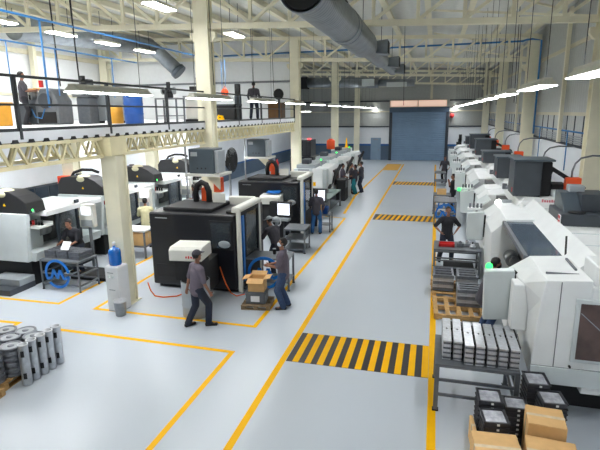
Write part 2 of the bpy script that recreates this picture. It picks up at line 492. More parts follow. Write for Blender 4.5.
# ------------------------------------------------------------------ columns
def column(x, y, z1, label, sx=0.5, sy=0.42, base=0.0, bracket=None):
    t = thing('steel_column', label, 'column', (x, y, base), 0, 'cream steel columns', 'thing')
    hx, hy, fl_, wb = sx / 2, sy / 2, 0.035, sx * 0.36
    MB().box(-hx, -hy, 0.02, hx, -hy + fl_, z1 - base).box(-hx, hy - fl_, 0.02, hx, hy, z1 - base).box(-wb, -hy + fl_, 0.02, wb, hy - fl_, z1 - base).build('shaft', 'cream', t)
    MB().box(-hx - 0.06, -hy - 0.06, 0, hx + 0.06, hy + 0.06, 0.02).build('base_plate', 'cream', t)
    if bracket:
        for s_ in bracket:
            MB().prism([(s_ * hx, 7.3 - base + zr(x)), (s_ * (hx + 0.2), 7.3 - base + zr(x)), (s_ * (hx + 0.2), 7.15 - base + zr(x)), (s_ * (hx + 0.08), 7.0 - base + zr(x)), (s_ * hx, 7.0 - base + zr(x))], 'y', -0.09, 0.09).build('bracket', 'cream', t)
    return t
column(-7.5, 10.45, 3.75, 'short cream steel column beside the water dispenser under the mezzanine edge', 0.42, 0.42)
for y, lb in ((15.8, 'tall cream steel column rising past the mezzanine edge to the nearest roof truss'), (27.0, 'tall cream steel column at the far end of the mezzanine'),
              (38.2, 'cream steel column standing before the far wall behind the group of workers'), (49.4, 'cream steel column against the far wall beside the blue door')):
    column(-7.5, y, 8.55, lb, bracket=(-1, 1))
for k, y in enumerate((15.8, 27.0, 38.2, 49.4)):
    column(4.38, y, 8.2, 'cream steel column on the right wall, ' + ORD[k] + ' along from the camera', 0.56, 0.4, bracket=(-1,))
column(-13.2, 15.8, 4.2, 'cream column under the mezzanine beside the orange wall box', 0.5, 0.42)
column(-13.2, 21.4, 4.2, 'cream column under the mezzanine behind the machine with the yellow-shirted worker', 0.5, 0.42)
column(-19.62, 27.3, 8.9, 'cream wall column in the far left corner above the mezzanine', 0.5, 0.42, 4.43, bracket=(1,))
t = thing('wind_post', 'slender cream wall post between the left wall panels above the mezzanine', 'column', (-19.7, 21.7, 4.43), kind='thing')
MB().box(-0.14, -0.1, 0.0, 0.14, 0.1, 4.6).build('post_shaft', 'cream', t)

for k, y in enumerate((21.4, 32.6)):
    t = thing('wind_post', 'slender cream post on the right wall between the ' + ('first and second' if k == 0 else 'second and third') + ' columns', 'column', (4.63, y, 3.5), 0, 'right wall posts', 'thing')
    MB().box(-0.06, -0.1, 0, 0.06, 0.1, 4.9).build('post_shaft', 'cream', t)
# ------------------------------------------------------------------ roof trusses and joists
def truss(y, label):
    t = thing('roof_truss', label, 'roof truss', (-7.5, y, 7.5), 0, 'cream roof trusses', 'thing')
    zz = lambda x: -0.036 * x
    for nm, dz, h in (('bottom_chord', 0.0, 0.17), ('top_chord', 1.1, 0.17)):
        MB().bar((-12.1, 0, zz(-12.1) + dz), (12.0, 0, zz(12) + dz), 0.16, h).build(nm, 'cream', t)
    for side in (-1, 1):
        xs = [side * (0.35 + 1.3 * i) for i in range(10)]
        for i, x in enumerate(xs):
            if 0 < i:
                MB().bar((x, 0, zz(x) + 0.06), (x, 0, zz(x) + 1.04), 0.1, 0.1).build('post', 'cream', t)
            if i < 9:
                xa, xb = x, xs[i + 1]
                if i == 0: xa, xb = xb, xa
                MB().bar((xb, 0, zz(xb) + 1.04), (xa, 0, zz(xa) + 0.06), 0.1, 0.09).build('diagonal', 'cream', t)
for k, y in enumerate((4.6, 15.8, 27.0, 38.2, 49.2)):
    truss(y, 'cream lattice roof truss across the hall, ' + ORD[k] + ' from the camera end')
for k in range(16):
    x = -19.2 + k * 1.56
    if x > 4.5: break
    t = thing('roof_joist', 'cream roof joist running down the hall, ' + ORD[k] + ' from the left wall', 'roof joist', (x, 21.3, 8.78 + zr(x)), 0, 'roof joists', 'thing')
    MB().box(-0.05, -29.2, -0.02, 0.05, 29.1, 0.2).build('web_plate', 'cream', t)
    MB().box(-0.11, -29.2, -0.05, 0.11, 29.1, -0.02).build('flange', 'cream', t)
# knee braces from the right columns up into the roof
for k, y in enumerate((15.8, 27.0, 38.2)):
    t = thing('roof_brace', 'thin cream diagonal brace under the right roof slope, ' + ORD[k] + ' from the camera', 'brace', (4.2, y + 0.3, 7.2), 0, 'roof braces', 'thing')
    MB().bar((0, 0, 0), (-4.5, 5.2, 1.35), 0.07, 0.07).build('brace_rod', 'cream', t)
    MB().bar((-4.5, 0, 1.35), (-0.2, 5.2, 1.2), 0.07, 0.07).build('brace_rod', 'cream', t)

# ------------------------------------------------------------------ mezzanine
mz = thing('mezzanine', 'raised mezzanine floor with a pale slab edge above the left machines', 'mezzanine', (-7.5, 10.4, 4.2), 0, None, 'thing')
MB().box(-12.4, -12.4, 0.02, 0, 17.1, 0.22).build('deck_slab', mat('pale_deck_concrete', (228, 230, 234), 0.5, 0, 0.06, 1), mz)
MB().box(-6.75, -12.4, -0.02, -0.02, 17.1, 0.02).build('deck_soffit', mat('deck_soffit_steel', (172, 160, 128), 0.6, 0, 0.06, 2), mz)
b = MB()
for k in range(74):
    y = -11.8 + k * 0.39
    MB().prism([(y - 0.09, 0.0), (y + 0.09, 0.0), (y + 0.055, 0.07), (y - 0.055, 0.07)], 'x', -0.02, 0.012).build('deck_flute', 'matblack', mz)
def floor_truss(x, y0, y1, label):
    t = thing('floor_truss', label, 'floor truss', (x, y0, 3.75), 0, 'mezzanine floor trusses', 'thing')
    L = y1 - y0
    MB().box(-0.06, 0, -0.03, 0.06, L, 0.04).build('bottom_chord', 'cream_dark', t)
    MB().box(-0.06, 0, 0.38, 0.06, L, 0.45).build('top_chord', 'cream_dark', t)
    n = int(round(L / 0.44)); p = L / n
    for i in range(n):
        MB().bar((0, i * p, 0.01), (0, (i + 0.5) * p, 0.42), 0.045, 0.045, (1, 0, 0)).build('lacing_bar', 'cream_dark', t)
        MB().bar((0, (i + 0.5) * p, 0.42), (0, (i + 1) * p, 0.01), 0.045, 0.045, (1, 0, 0)).build('lacing_bar', 'cream_dark', t)
for x, wd in ((-7.56, 'front'), (-8.5, 'second row')):
    floor_truss(x, 3.0, 10.1, 'cream laced floor truss under the mezzanine, ' + wd + ', nearest span')
    floor_truss(x, 10.75, 15.5, 'cream laced floor truss under the mezzanine, ' + wd + ', middle span by the water dispenser column')
    floor_truss(x, 16.1, 26.75, 'cream laced floor truss under the mezzanine, ' + wd + ', farthest span')
MB_h = MB().box(-0.2, -0.32, 0, 0.2, 0.32, 0.42)
for y in (10.45,):
    o = MB_h.build('truss_seat', 'cream_dark'); o.location = (-7.52, y, 3.76)
    tag(o, 'cream plate box where two floor trusses meet on the short column', 'bracket', kind='thing')
# railing
rl = thing('railing', 'dark steel guard railing along the mezzanine edge', 'railing', (-7.52, 10.4, 4.42), 0, None, 'thing')
M['rail'] = mat('dark_rail_paint', (52, 56, 60), 0.5, 0.2, 0.1, 6)
MB().box(-0.025, -8, 0.98, 0.025, 16.7, 1.03).build('top_rail', 'rail', rl)
MB().box(-0.02, -8, 0.47, 0.02, 16.7, 0.51).build('middle_rail', 'rail', rl)
MB().box(-0.01, -8, 0.0, 0.01, 16.7, 0.06).build('toe_board', 'rail', rl)
for k in range(10):
    y = -8.1 + k * 2.72
    if y > 16.7: break
    MB().box(-0.035, y - 0.03, -0.15, 0.035, y + 0.03, 1.03).build('post', 'rail', rl)

# ------------------------------------------------------------------ lights
M['fixture'] = mat('white_fixture_housing', (214, 212, 198), 0.5, 0, 0.03)
def strip_light(L=2.3, wd=0.3, drop=3.4):
    t = thing('hanging_light', 'x', 'light', (0, 0, 0), 0, 'linear hanging lights')
    w2_ = wd / 2
    MB().loft([[(-w2_, 0, 0), (w2_, 0, 0), (w2_ * 0.45, 0.05, 0.09), (-w2_ * 0.45, 0.05, 0.09)], [(-w2_, L, 0), (w2_, L, 0), (w2_ * 0.45, L - 0.05, 0.09), (-w2_ * 0.45, L - 0.05, 0.09)]]).build('housing', 'fixture', t)
    MB().box(-w2_ * 0.9, 0.03, -0.014, w2_ * 0.9, L - 0.03, -0.001).build('diffuser', 'lens', t)
    MB().box(-w2_ * 0.3, 0.1, 0.091, w2_ * 0.3, L - 0.1, 0.097).build('added_uplight', 'fill_uplens', t)  # glowing strip added to brighten the roof, unseen from below
    MB().box(-w2_ * 0.45, 0.05, 0.085, -w2_ * 0.4, L - 0.05, 0.12).box(w2_ * 0.4, 0.05, 0.085, w2_ * 0.45, L - 0.05, 0.12).box(-w2_ * 0.45, 0.05, 0.085, w2_ * 0.45, 0.06, 0.12).box(-w2_ * 0.45, L - 0.06, 0.085, w2_ * 0.45, L - 0.05, 0.12).build('uplight_rim', 'fixture', t)  # rim added to hide the glowing strip from below
    for y in (0.25, L - 0.25):
        MB().cyl((0, y, 0.08), (0, y, drop), 0.006, n=6).build('suspension_cable', 'matblack', t)
    return t
first = strip_light(); KL = kidmap(first)
for side, X, y0, dy, n in (('left of the aisle', -5.8, 7.1, 4.22, 11), ('right of the aisle', 1.69, 4.85, 4.0, 12)):
    for k in range(-3, n):
        lb = 'white linear light hanging in the row ' + side + ', ' + (ORD[k] + ' from the camera' if k >= 0 else ORD[2 - k] + ' behind the camera')
        lc = (X, y0 + k * dy, 5.09)
        if first['label'] == 'x':
            first.location = lc; first['label'] = lb
        else:
            copy_tree(first, KL, lc, 0, lb)
t = thing('added_soffit_light', 'x', 'light', (-11, 9, 4.06), 0, 'added lights under the mezzanine')  # lamps added unseen to brighten the machines and wall under the deck
MB().box(-0.2, 0, 0.06, 0.2, 1.8, 0.12).box(-0.2, 0, 0, -0.18, 1.8, 0.06).box(0.18, 0, 0, 0.2, 1.8, 0.06).box(-0.18, 0, 0, 0.18, 0.02, 0.06).box(-0.18, 1.78, 0, 0.18, 1.8, 0.06).build('housing', 'fixture', t)
MB().box(-0.17, 0.03, 0.04, 0.17, 1.77, 0.058).build('diffuser', 'fill_soffitlens', t)
t['label'] = 'linear light under the mezzanine soffit, first from the camera'; t['group'] = 'added lights under the mezzanine'
KT = kidmap(t)
k = 1
for x, y in ((-9.2, 9.0), (-11, 14.0), (-9.2, 14.0), (-11, 19), (-9.2, 19), (-11, 24), (-9.2, 24), (-13.4, 11.5), (-13.4, 17.5), (-13.4, 22.5), (-13.4, 25.4)):
    copy_tree(t, KT, (x, y, 4.06), 0, 'linear light under the mezzanine soffit, ' + ORD[k] + ' from the camera'); k += 1
for j, y in enumerate((30, 35, 41)):
    t2 = copy_tree(first, KL, (-10.8, y, 4.82), 0, 'small linear light hanging beyond the mezzanine, ' + ORD[j] + ' from it')
    t2['group'] = 'small lights beyond the mezzanine'
# bay lights above the mezzanine
def bay():
    t = thing('bay_light', 'x', 'light', (0, 0, 0), 0, 'bay lights above the mezzanine')
    MB().box(-0.2, -0.62, 0, 0.2, 0.62, 0.09).build('housing', 'fixture', t, 0.02)
    MB().box(-0.18, -0.6, -0.02, 0.18, 0.6, -0.002).build('diffuser', 'baylens', t)
    for y in (-0.4, 0.4): MB().cyl((0, y, 0.09), (0, y, 1.2), 0.01, n=6).build('suspension_cable', 'matblack', t)
    return t
b0 = bay(); KB = kidmap(b0)
i = 0
for X, ys, lb in ((-13.4, (13.5, 16.3, 19.0, 21.8, 10.2), 'in the row nearer the left wall'), (-7.55, (13.2, 18.6, 8.5), 'in the row over the mezzanine edge'), (-10.5, (5, 9), 'over the mid mezzanine')):
    for k, y in enumerate(ys):
        l2 = 'white bay light under the roof ' + lb + ', ' + ORD[k] + ' in it'
        if i == 0: b0.location = (X, y, 7.62); b0['label'] = l2
        else: copy_tree(b0, KB, (X, y, 7.62), 0, l2)
        i += 1

for k, (y, z) in enumerate(((18.3, 8.28), (20.8, 8.4), (23.3, 8.5))):  # lamps added out of sight behind the duct to brighten the left wall
    fill_bay = copy_tree(b0, KB, (-17, y, z), 0, 'added unseen fill light behind the branch duct along the left wall, ' + ORD[k] + ' from the camera')
    fill_bay.scale = (1, 1, 0.62)
# ------------------------------------------------------------------ ducts and pipes
def ring(mb, c, r, w_, axis='y', n=28):
    mb.lathe([(r, -w_), (r + 0.018, -w_), (r + 0.018, w_), (r, w_)], c, n, axis)
du = thing('spiral_duct', 'large round galvanised duct hanging over the aisle, stepping narrower', 'duct', (-2.2, 9.0, 6.7), 0)
def pipe_section(y0, y1, r0, r1, nm):
    mb = MB(); n = 32
    L = y1 - y0
    k = max(2, int(L / 0.13))
    prof = []
    for i in range(k + 1):
        f = i / k
        r = r0 + (r1 - r0) * f
        y = y0 + L * f
        prof += [(r, y - 0.02), (r + 0.006, y), (r, y + 0.02)]
    v = []
    mb.lathe(prof, (0, 0, 0), n, 'y')
    return mb.build(nm, 'galv', du)
s1 = pipe_section(-0.6, 6.6, 0.39, 0.39, 'duct_section')
for y, w__ in ((3.1, 0.09), (3.5, 0.03), (-0.57, 0.05)):
    mb = MB(); ring(mb, (0, y, 0), 0.39, w__); mb.build('collar', 'galv', s1)
MB().lathe([(0.35, 0), (0.36, 0.005), (0.36, 0.02), (0.35, 0.03)], (0, -0.645, 0), 32, 'y').build('open_end', 'matblack', s1, label='dark open end of the duct')
MB().rbox((0.27, 1.35, 0.27), (0.05, 0.5, 0.3), (0, R(-40), 0)).build('access_hatch', 'matblack', s1, label='dark opening in the duct side')
pipe_section(6.62, 7.3, 0.39, 0.29, 'duct_reducer')
pipe_section(7.32, 11.6, 0.29, 0.29, 'duct_section')
pipe_section(11.62, 12.1, 0.29, 0.21, 'duct_reducer')
pipe_section(12.12, 17.0, 0.21, 0.21, 'duct_section')
for y, r in ((7.9, 0.36), (12.9, 0.27), (16.4, 0.27)):
    o = MB().prism([(0.15, -0.15), (0.62, -0.2), (0.62, 0.24), (0.15, 0.19)], 'y', y - 0.3, y + 0.3).build('side_outlet', 'galv', du)
    MB().box(0.62, y - 0.27, -0.16, 0.635, y + 0.27, 0.2).build('outlet_grille', 'matblack', o)
for y in (0.4, 6.4, 11.5, 16.5):
    MB().cyl((0, y, 0.25), (0, y, 2.15), 0.01, n=6).build('hanger_rod', 'matblack', du)
du2 = thing('cross_duct', 'grey round duct crossing the far end of the hall under the trusses', 'duct', (-7, 42.5, 7.15), 0)
MB().cyl((-4.4, 0, 0.1), (2.3, 0, -0.1), 0.42, n=24).build('duct_section', 'galv', du2)
MB().cyl((2.3, 0, -0.1), (5.2, 0, -0.15), 0.3, n=24).build('duct_section', 'galv', du2)
MB().box(-5.0, -0.5, -0.45, -3.7, 0.5, 0.5).build('duct_junction', 'matblack', du2)
MB().box(-7.2, -0.5, -0.35, -5.0, 0.5, 0.35).build('fan_box', 'galv', du2)
MB().box(1.0, -0.6, -0.35, 2.0, -0.35, 0.2).build('outlet_box', 'palegrey', du2)
MB().box(3.0, -0.6, -0.45, 4.6, -0.2, -0.1).build('outlet_box', 'palegrey', du2)
du3 = thing('branch_duct', 'grey round duct high over the mezzanine bending down at its far end', 'duct', (-15.5, 16.3, 7.95), 0)
MB().tube([(0, 0, 0), (0, 9.4, 0.42)], 0.45, 24).build('duct_section', 'galv', du3)
MB().tube([(0, 9.3, 0.42), (0.06, 9.65, 0.36), (0.25, 9.9, 0.15), (1.3, 10.05, -0.85)], 0.38, 20).build('duct_elbow', 'galv', du3)
MB().tube([(1.25, 10.04, -0.8), (1.42, 10.07, -0.97)], 0.44, 20).build('duct_nozzle', 'slate', du3)

def pipe(name, pts, r, label, cat='pipe', m='pipe', group=None):
    o = MB().tube(pts, r, 8).build(name, m)
    return tag(o, label, cat, group)
pipe('air_pipe', [(-9, 3, 6.9), (-9, 19.5, 6.88)], 0.027, 'upper blue air pipe running high along the mezzanine', group='blue air pipes')
pipe('air_pipe', [(-9.3, 3, 6.36), (-9.3, 14.6, 6.32)], 0.02, 'lower blue air pipe running along the mezzanine', group='blue air pipes')
pipe('air_pipe', [(-13.5, 27.42, 7.9), (3.9, 27.42, 8.0), (4.0, 27.0, 8.0), (4.2, 26.6, 7.98), (4.6, 26.55, 7.9), (4.6, 26.55, 3.6)], 0.045, 'blue air pipe crossing the hall and dropping down the second right column', group='blue air pipes')
pipe('air_pipe', [(4.7, 8, 3.95), (4.7, 50.2, 3.95)], 0.03, 'blue air pipe along the right wall ledge', group='blue air pipes')
for k, (x, y, z0, z1) in enumerate(((-9, 10.25, 4.9, 6.88), (-9.3, 9.5, 5.2, 6.34), (-9.3, 11.0, 5.2, 6.33), (-9.3, 13.3, 5.2, 6.32), (-8.5, 19.4, 5.5, 6.85), (-8.35, 19.4, 5.5, 6.85))):
    pipe('air_drop', [(x, y, z1), (x, y, z0)], 0.014 if k else 0.024, 'blue air drop hanging over the mezzanine, ' + ORD[k] + ' of the drops', group='blue air drops')
for k, y in enumerate((17.5, 20.4, 25.5, 30.0)):
    pipe('air_drop', [(4.7, y, 3.95), (4.7, y, 2.5)], 0.022, 'blue air drop on the right wall, ' + ORD[k] + ' from the camera', group='blue wall drops')
for k, (x, y) in enumerate(((-9.6, 12.1), (-11.5, 13.6), (-7.0, 15.2), (-8.9, 24.0), (-8.0, 24.5), (-1.6, 25.0), (2.8, 21), (3.3, 24.0), (2.6, 30), (2.9, 28))):
    pipe('hanging_cable', [(x, y, 8.9 + zr(x)), (x + 0.06, y, 5.6 if k < 5 else 5.0)], 0.02 if k < 2 else 0.012, 'thin black cable hanging from the roof, ' + ORD[k] + ' across the hall', 'cable', 'matblack', 'hanging black cables')
o = thing('spring_balancer', 'orange tool balancer hanging on the blue drops over the mezzanine', 'balancer', (-8.35, 19.3, 5.45))
MB().lathe([(0.05, -0.05), (0.15, -0.04), (0.15, 0.04), (0.05, 0.05)], (0, 0, 0.1), 20, 'y').build('drum_body', 'orange', o)
MB().tube([(0, 0, -0.05), (0, 0, -0.16), (0.06, 0, -0.22), (0.1, 0, -0.17)], 0.015).build('hook', 'red', o)
MB().tube([(-0.1, 0, 0.2), (0, 0, 0.34), (0.1, 0, 0.2)], 0.015).build('bail', 'orange', o)
o = thing('alarm_bell', 'small red alarm bell on the far wall right of the shutter', 'bell', (1.45, 50.15, 4.3))
MB().lathe([(0.02, -0.1), (0.2, -0.06), (0.22, 0.02), (0.05, 0.06)], (0, 0, 0), 16, 'y').build('gong', 'red', o)
MB().box(-0.12, 0.05, -0.12, 0.12, 0.2, 0.12).build('backbox', 'red', o)
# ------------------------------------------------------------------ people
def bake(mb, name, m, vox, smooth=4, parent=None, label=None):
    """weld overlapping limbs into one continuous skin"""
    me = mb.mesh(name)
    o = bpy.data.objects.new(name, me)
    COL.objects.link(o)
    r = o.modifiers.new('remesh', 'REMESH'); r.mode = 'VOXEL'; r.voxel_size = vox; r.use_smooth_shade = True
    s_ = o.modifiers.new('smooth', 'SMOOTH'); s_.factor = 0.5; s_.iterations = smooth
    dg = bpy.context.evaluated_depsgraph_get()
    me2 = bpy.data.meshes.new_from_object(o.evaluated_get(dg))
    o.modifiers.clear()
    o.data = me2
    bpy.data.meshes.remove(me)
    me2.name = name
    me2.materials.clear(); me2.materials.append(M[m])
    me2.polygons.foreach_set('use_smooth', [True] * len(me2.polygons))
    if parent: o.parent = parent
    if label: o['label'] = label
    return o

def ik(a, c, l1, l2, pole):
    """middle joint of a two-bone limb bending towards pole"""
    a, c = Vector(a), Vector(c)
    d = c - a; L = min(d.length, (l1 + l2) * 0.999)
    d.normalize()
    c = a + d * L
    x = (l1 * l1 - l2 * l2 + L * L) / (2 * L)
    h = math.sqrt(max(0.0, l1 * l1 - x * x))
    p = Vector(pole); p = (p - d * p.dot(d)).normalized()
    return a + d * x + p * h, c

def person(loc, rz, label, pose, shirt='shirt', pants='navy', cap=None, mask=False, vox=0.012, name='person', group=None, scale=1.0, long_sleeve=False, skirt=0.0):
    """faces local +Y; x to the person's right"""
    t = thing(name, label, 'person', loc, rz, group)
    t.scale = (scale,) * 3
    pel = Vector(pose.get('pelvis', (0, 0, 0.93)))
    lean = pose.get('lean', 0.0); side = pose.get('side', 0.0); tw = pose.get('twist', 0.0)
    mt = Euler((-lean, side, tw), 'ZXY').to_matrix()
    U = lambda x, y, z: pel + mt @ Vector((x, y, z))
    waist = U(0, 0.0, 0.16); chest = U(0, 0.01, 0.36); neck0 = U(0, -0.005, 0.53); 
    neck1 = neck0 + mt @ Vector((0, 0.02, 0.09))
    hy, hp = pose.get('look', (0, 0))
    hm = mt @ Euler((-hp, 0, hy), 'ZXY').to_matrix() if pose.get('rel', True) else Euler((-hp, 0, hy), 'ZXY').to_matrix()
    hc = neck1 + hm @ Vector((0, 0.02, 0.11))
    HD = lambda x, y, z: hc + hm @ Vector((x, y, z))
    X = mt @ Vector((1, 0, 0))
    body = MB(); top = MB(); leg = MB()
    # torso
    body.capsule(pel, waist, 0.155, 0.140, X, 0.74); body.capsule(waist, chest, 0.140, 0.168, X, 0.74)
    body.capsule(U(0, 0, 0.42), U(0, 0, 0.46), 0.155, 0.13, X, 0.62)
    body.capsule(neck0 - mt @ Vector((0, 0, 0.05)), neck1, 0.062, 0.054)
    for s_ in (-1, 1): body.capsule(U(0, 0, 0.5), U(s_ * 0.165, 0, 0.465), 0.06, 0.062)
    top.capsule(pel + mt @ Vector((0, 0, -0.06)), waist, 0.19, 0.176, X, 0.8); top.capsule(waist, chest, 0.176, 0.198, X, 0.78)
    top.capsule(U(0, 0, 0.40), U(0, 0, 0.46), 0.196, 0.16, X, 0.68)
    top.capsule(U(0, 0, 0.5), U(0, 0, 0.535), 0.075, 0.066)
    for s_ in (-1, 1): top.capsule(U(0, 0, 0.49), U(s_ * 0.18, 0, 0.465), 0.082, 0.088)
    # head: skull, jaw, nose, ears
    body.ball(HD(0, -0.012, 0.03), 0.098, (0.80, 1.0, 1.02), 16, 12, hm.to_euler())
    body.capsule(HD(0, 0.02, -0.02), HD(0, 0.045, -0.075), 0.066, 0.042)
    body.capsule(HD(0, 0.082, 0.012), HD(0, 0.104, -0.022), 0.011, 0.016)
    for s_ in (-1, 1): body.ball(HD(s_ * 0.082, -0.01, 0.0), 0.028, (0.4, 0.8, 1.2), 8, 6, hm.to_euler())
    # arms
    for s_, k in ((-1, 'handL'), (1, 'handR')):
        sh = U(s_ * 0.205, 0, 0.455)
        hw = Vector(pose.get(k, (s_ * 0.27, 0.06, 0.80)))
        el, wr_ = ik(sh, hw, 0.29, 0.25, pose.get('pole' + k[-1], (s_ * 0.5, -1, -0.35)))
        body.capsule(sh, el, 0.05, 0.04); body.capsule(el, wr_, 0.041, 0.028)
        top.capsule(sh, sh.lerp(el, 0.3), 0.082, 0.074)
        if long_sleeve:
            top.capsule(sh, el, 0.068, 0.056); top.capsule(el, el.lerp(wr_, 0.9), 0.056, 0.042)
        else:
            top.capsule(sh, sh.lerp(el, 0.88), 0.076, 0.068)
        # hand: palm, four fingers with two bends, thumb from the palm's side
        d = (wr_ - el).normalized()
        din = X * (-s_); din = (din - d * din.dot(d)).normalized()      # palm normal towards the body
        sd = d.cross(din) * (1 if s_ > 0 else -1)
        fwd = sd if sd.y > 0 else -sd
        pc = wr_ + d * 0.05
        body.capsule(wr_, wr_ + d * 0.085, 0.03, 0.037, fwd, 0.5)
        for q in range(4):
            base = wr_ + d * 0.088 + fwd * (0.027 - 0.018 * q)
            ln = (0.036, 0.042, 0.038, 0.029)[q]
            p1 = base + (d * 0.92 + din * 0.38).normalized() * ln
            p2 = p1 + (d * 0.6 + din * 0.8).normalized() * ln * 0.75
            body.capsule(base - d * 0.015, p1, 0.0098, 0.009); body.capsule(p1, p2, 0.009, 0.0078)
        tb = wr_ + d * 0.03 + fwd * 0.026
        p1 = tb + (d * 0.55 + fwd * 0.75 + din * 0.3).normalized() * 0.04
        body.capsule(tb, p1, 0.0125, 0.0105); body.capsule(p1, p1 + (d * 0.85 + fwd * 0.2 + din * 0.45).normalized() * 0.032, 0.0105, 0.0085)
    # legs
    feet = []
    for s_, k in ((-1, 'footL'), (1, 'footR')):
        hip = pel + Vector((s_ * 0.095, 0, -0.03))
        f = Vector(pose.get(k, (s_ * 0.12, 0.0, 0.0)))
        an = f + Vector((0, -0.04, 0.085))
        kn, an = ik(hip, an, 0.43, 0.425, pose.get('knee', (s_ * 0.12, 1, 0)))
        body.capsule(hip, kn, 0.082, 0.055); body.capsule(kn, an, 0.056, 0.036)
        leg.capsule(hip, kn, 0.112, 0.085); leg.capsule(kn, an + Vector((0, 0, -0.01)), 0.086, 0.074)
        yaw_ = pose.get('toe' + k[-1], -s_ * 0.15)
        tp = pose.get('tip' + k[-1], 0.0)
        dv = Vector((math.sin(-yaw_), math.cos(yaw_), -tp)).normalized()
        body.capsule(an, an + Vector((0, 0, -0.03)), 0.04, 0.04); body.capsule(an + Vector((0, 0, -0.035)), an + dv * 0.14 + Vector((0, 0, -0.045)), 0.036, 0.03)
        feet.append((an, dv))
    leg.capsule(pel + Vector((0, 0, -0.05)), pel + mt @ Vector((0, 0, 0.08)), 0.172, 0.165, X, 0.8)
    bd = bake(body, 'body', 'skin', vox * 0.8, 2, t)
    bake(top, 'shirt', shirt, vox, 5, t)
    bake(leg, 'trousers', pants, vox, 5, t)
    for an, dv in feet:
        sh = MB(); side_ = dv.cross(Vector((0, 0, 1))).normalized()
        a0 = an + dv * -0.055; a1 = an + dv * 0.175
        sh.capsule(a0 + Vector((0, 0, -0.045)), a1 + Vector((0, 0, -0.055)), 0.045, 0.042, side_, 0.75)
        sh.capsule(an + Vector((0, 0, -0.005)), an + dv * 0.07 + Vector((0, 0, -0.045)), 0.055, 0.046)
        sh.bar(a0 + Vector((0, 0, -0.076)) - dv * 0.02, a1 + Vector((0, 0, -0.076)) + dv * 0.01, 0.085, 0.022)
        bake(sh, 'shoe', 'shoe', vox, 2, t)
    # hair or cap, eyes, mouth, mask
    hb = MB(); e = hm.to_euler()
    hb.ball(HD(0, -0.02, 0.045), 0.106, (0.83, 1.0, 0.98), 14, 10, e)
    hb.ball(HD(0, -0.05, -0.01), 0.075, (0.95, 0.75, 1.0), 12, 8, e)
    hair = MB(); 
    vs = [v for v in hb.v]
    cut = []
    for v in vs:
        q = hm.inverted() @ (Vector(v) - hc)
        if q.y > 0.035 and q.z < 0.062: q.y = 0.035
        if q.z < -0.05: q.z = -0.05
        if cap and q.z < 0.02: q.z = max(q.z, -0.03)
        cut.append(tuple(hc + hm @ q))
    hb.v = cut
    hb.build('hair', 'hair', t)
    if cap:
        cb = MB(); cb.ball(HD(0, -0.014, 0.055), 0.112, (0.84, 1.0, 0.85), 14, 10, e)
        nv = []
        for v in cb.v:
            q = hm.inverted() @ (Vector(v) - hc)
            if q.z < 0.045: q.z = 0.045
            nv.append(tuple(hc + hm @ q))
        cb.v = nv
        cb.rbox(HD(0, 0.125, 0.05), (0.13, 0.09, 0.012), e)
        cb.build('cap', cap, t)
    for s_ in (-1, 1):
        MB().ball(HD(s_ * 0.031, 0.076, 0.022), 0.0125, (1.25, 0.6, 0.75), 8, 6, e).build('eye', 'eye', t)
    if mask:
        mk = MB(); mk.ball(HD(0, 0.045, -0.045), 0.068, (1.0, 0.95, 0.85), 12, 8, e)
        mk.build('face_mask', mask, t)
    else:
        MB().ball(HD(0, 0.083, -0.052), 0.02, (1.2, 0.4, 0.35), 8, 6, e).build('mouth', 'lip', t)
    return t

# hall floor
person((-5.0, 9.52, 0), R(-38), 'person in cap and mauve-grey shirt striding past the white-topped drum', {
    'pelvis': (0, 0, 0.91), 'lean': 0.06, 'footL': (-0.12, -0.17, 0.0), 'footR': (0.14, 0.22, 0.0), 'toeL': 0.1, 'toeR': -0.5, 'handR': (0.3, 0.16, 0.86), 'handL': (-0.3, -0.1, 0.84), 'look': (0.3, -0.15)},
    'shirt', 'navy', 'shirtdark', False, 0.011)
person((-3.42, 11.0, 0), R(98), 'person in jeans and face mask standing at the steel table with the big blue emblem', {
    'pelvis': (0, 0, 0.92), 'lean': 0.03, 'footL': (-0.12, 0.04, 0), 'footR': (0.13, -0.04, 0), 'handL': (-0.1, 0.34, 1.1), 'handR': (0.1, 0.36, 1.08), 'look': (0.1, -0.35)},
    'shirt', 'jeans', None, 'mask', 0.011)
person((-4.5, 13.65, 0), R(60), 'person in a grey cap leaning into the door of the nearer black machine', {
    'lean': 0.45, 'pelvis': (0, -0.1, 0.9), 'footL': (-0.14, -0.05, 0), 'footR': (0.14, -0.16, 0), 'handL': (-0.2, 0.42, 1.15), 'handR': (0.2, 0.4, 1.1), 'look': (0, -0.2)},
    'shirtdark', 'navy', 'grey', False, 0.012)
person((-4.4, 18.7, 0), R(5), 'person in bright blue jeans facing the screen of the farther black machine', {
    'footL': (-0.16, 0.0, 0), 'footR': (0.15, 0.02, 0), 'handL': (-0.17, 0.25, 1.08), 'handR': (0.26, 0.2, 0.98), 'look': (0.15, -0.2)},
    'shirtdark', 'brightjeans', None, False, 0.014)
person((-5.15, 28.65, 0), R(-70), 'person in a mauve-grey shirt, leftmost of the group talking in the far aisle', {
    'handL': (-0.22, 0.2, 1.0), 'handR': (0.22, 0.2, 1.02), 'look': (-0.2, -0.1)}, 'shirt', 'shirtdark', None, False, 0.018, group='workers talking in the far aisle')
person((-4.7, 29.1, 0), R(-80), 'person in a dark shirt in the middle of the group talking in the far aisle', {
    'handL': (-0.15, 0.25, 1.05), 'handR': (0.15, 0.25, 1.05), 'look': (0, -0.2)}, 'shirtdark', 'shirtdark', None, False, 0.018, group='workers talking in the far aisle')
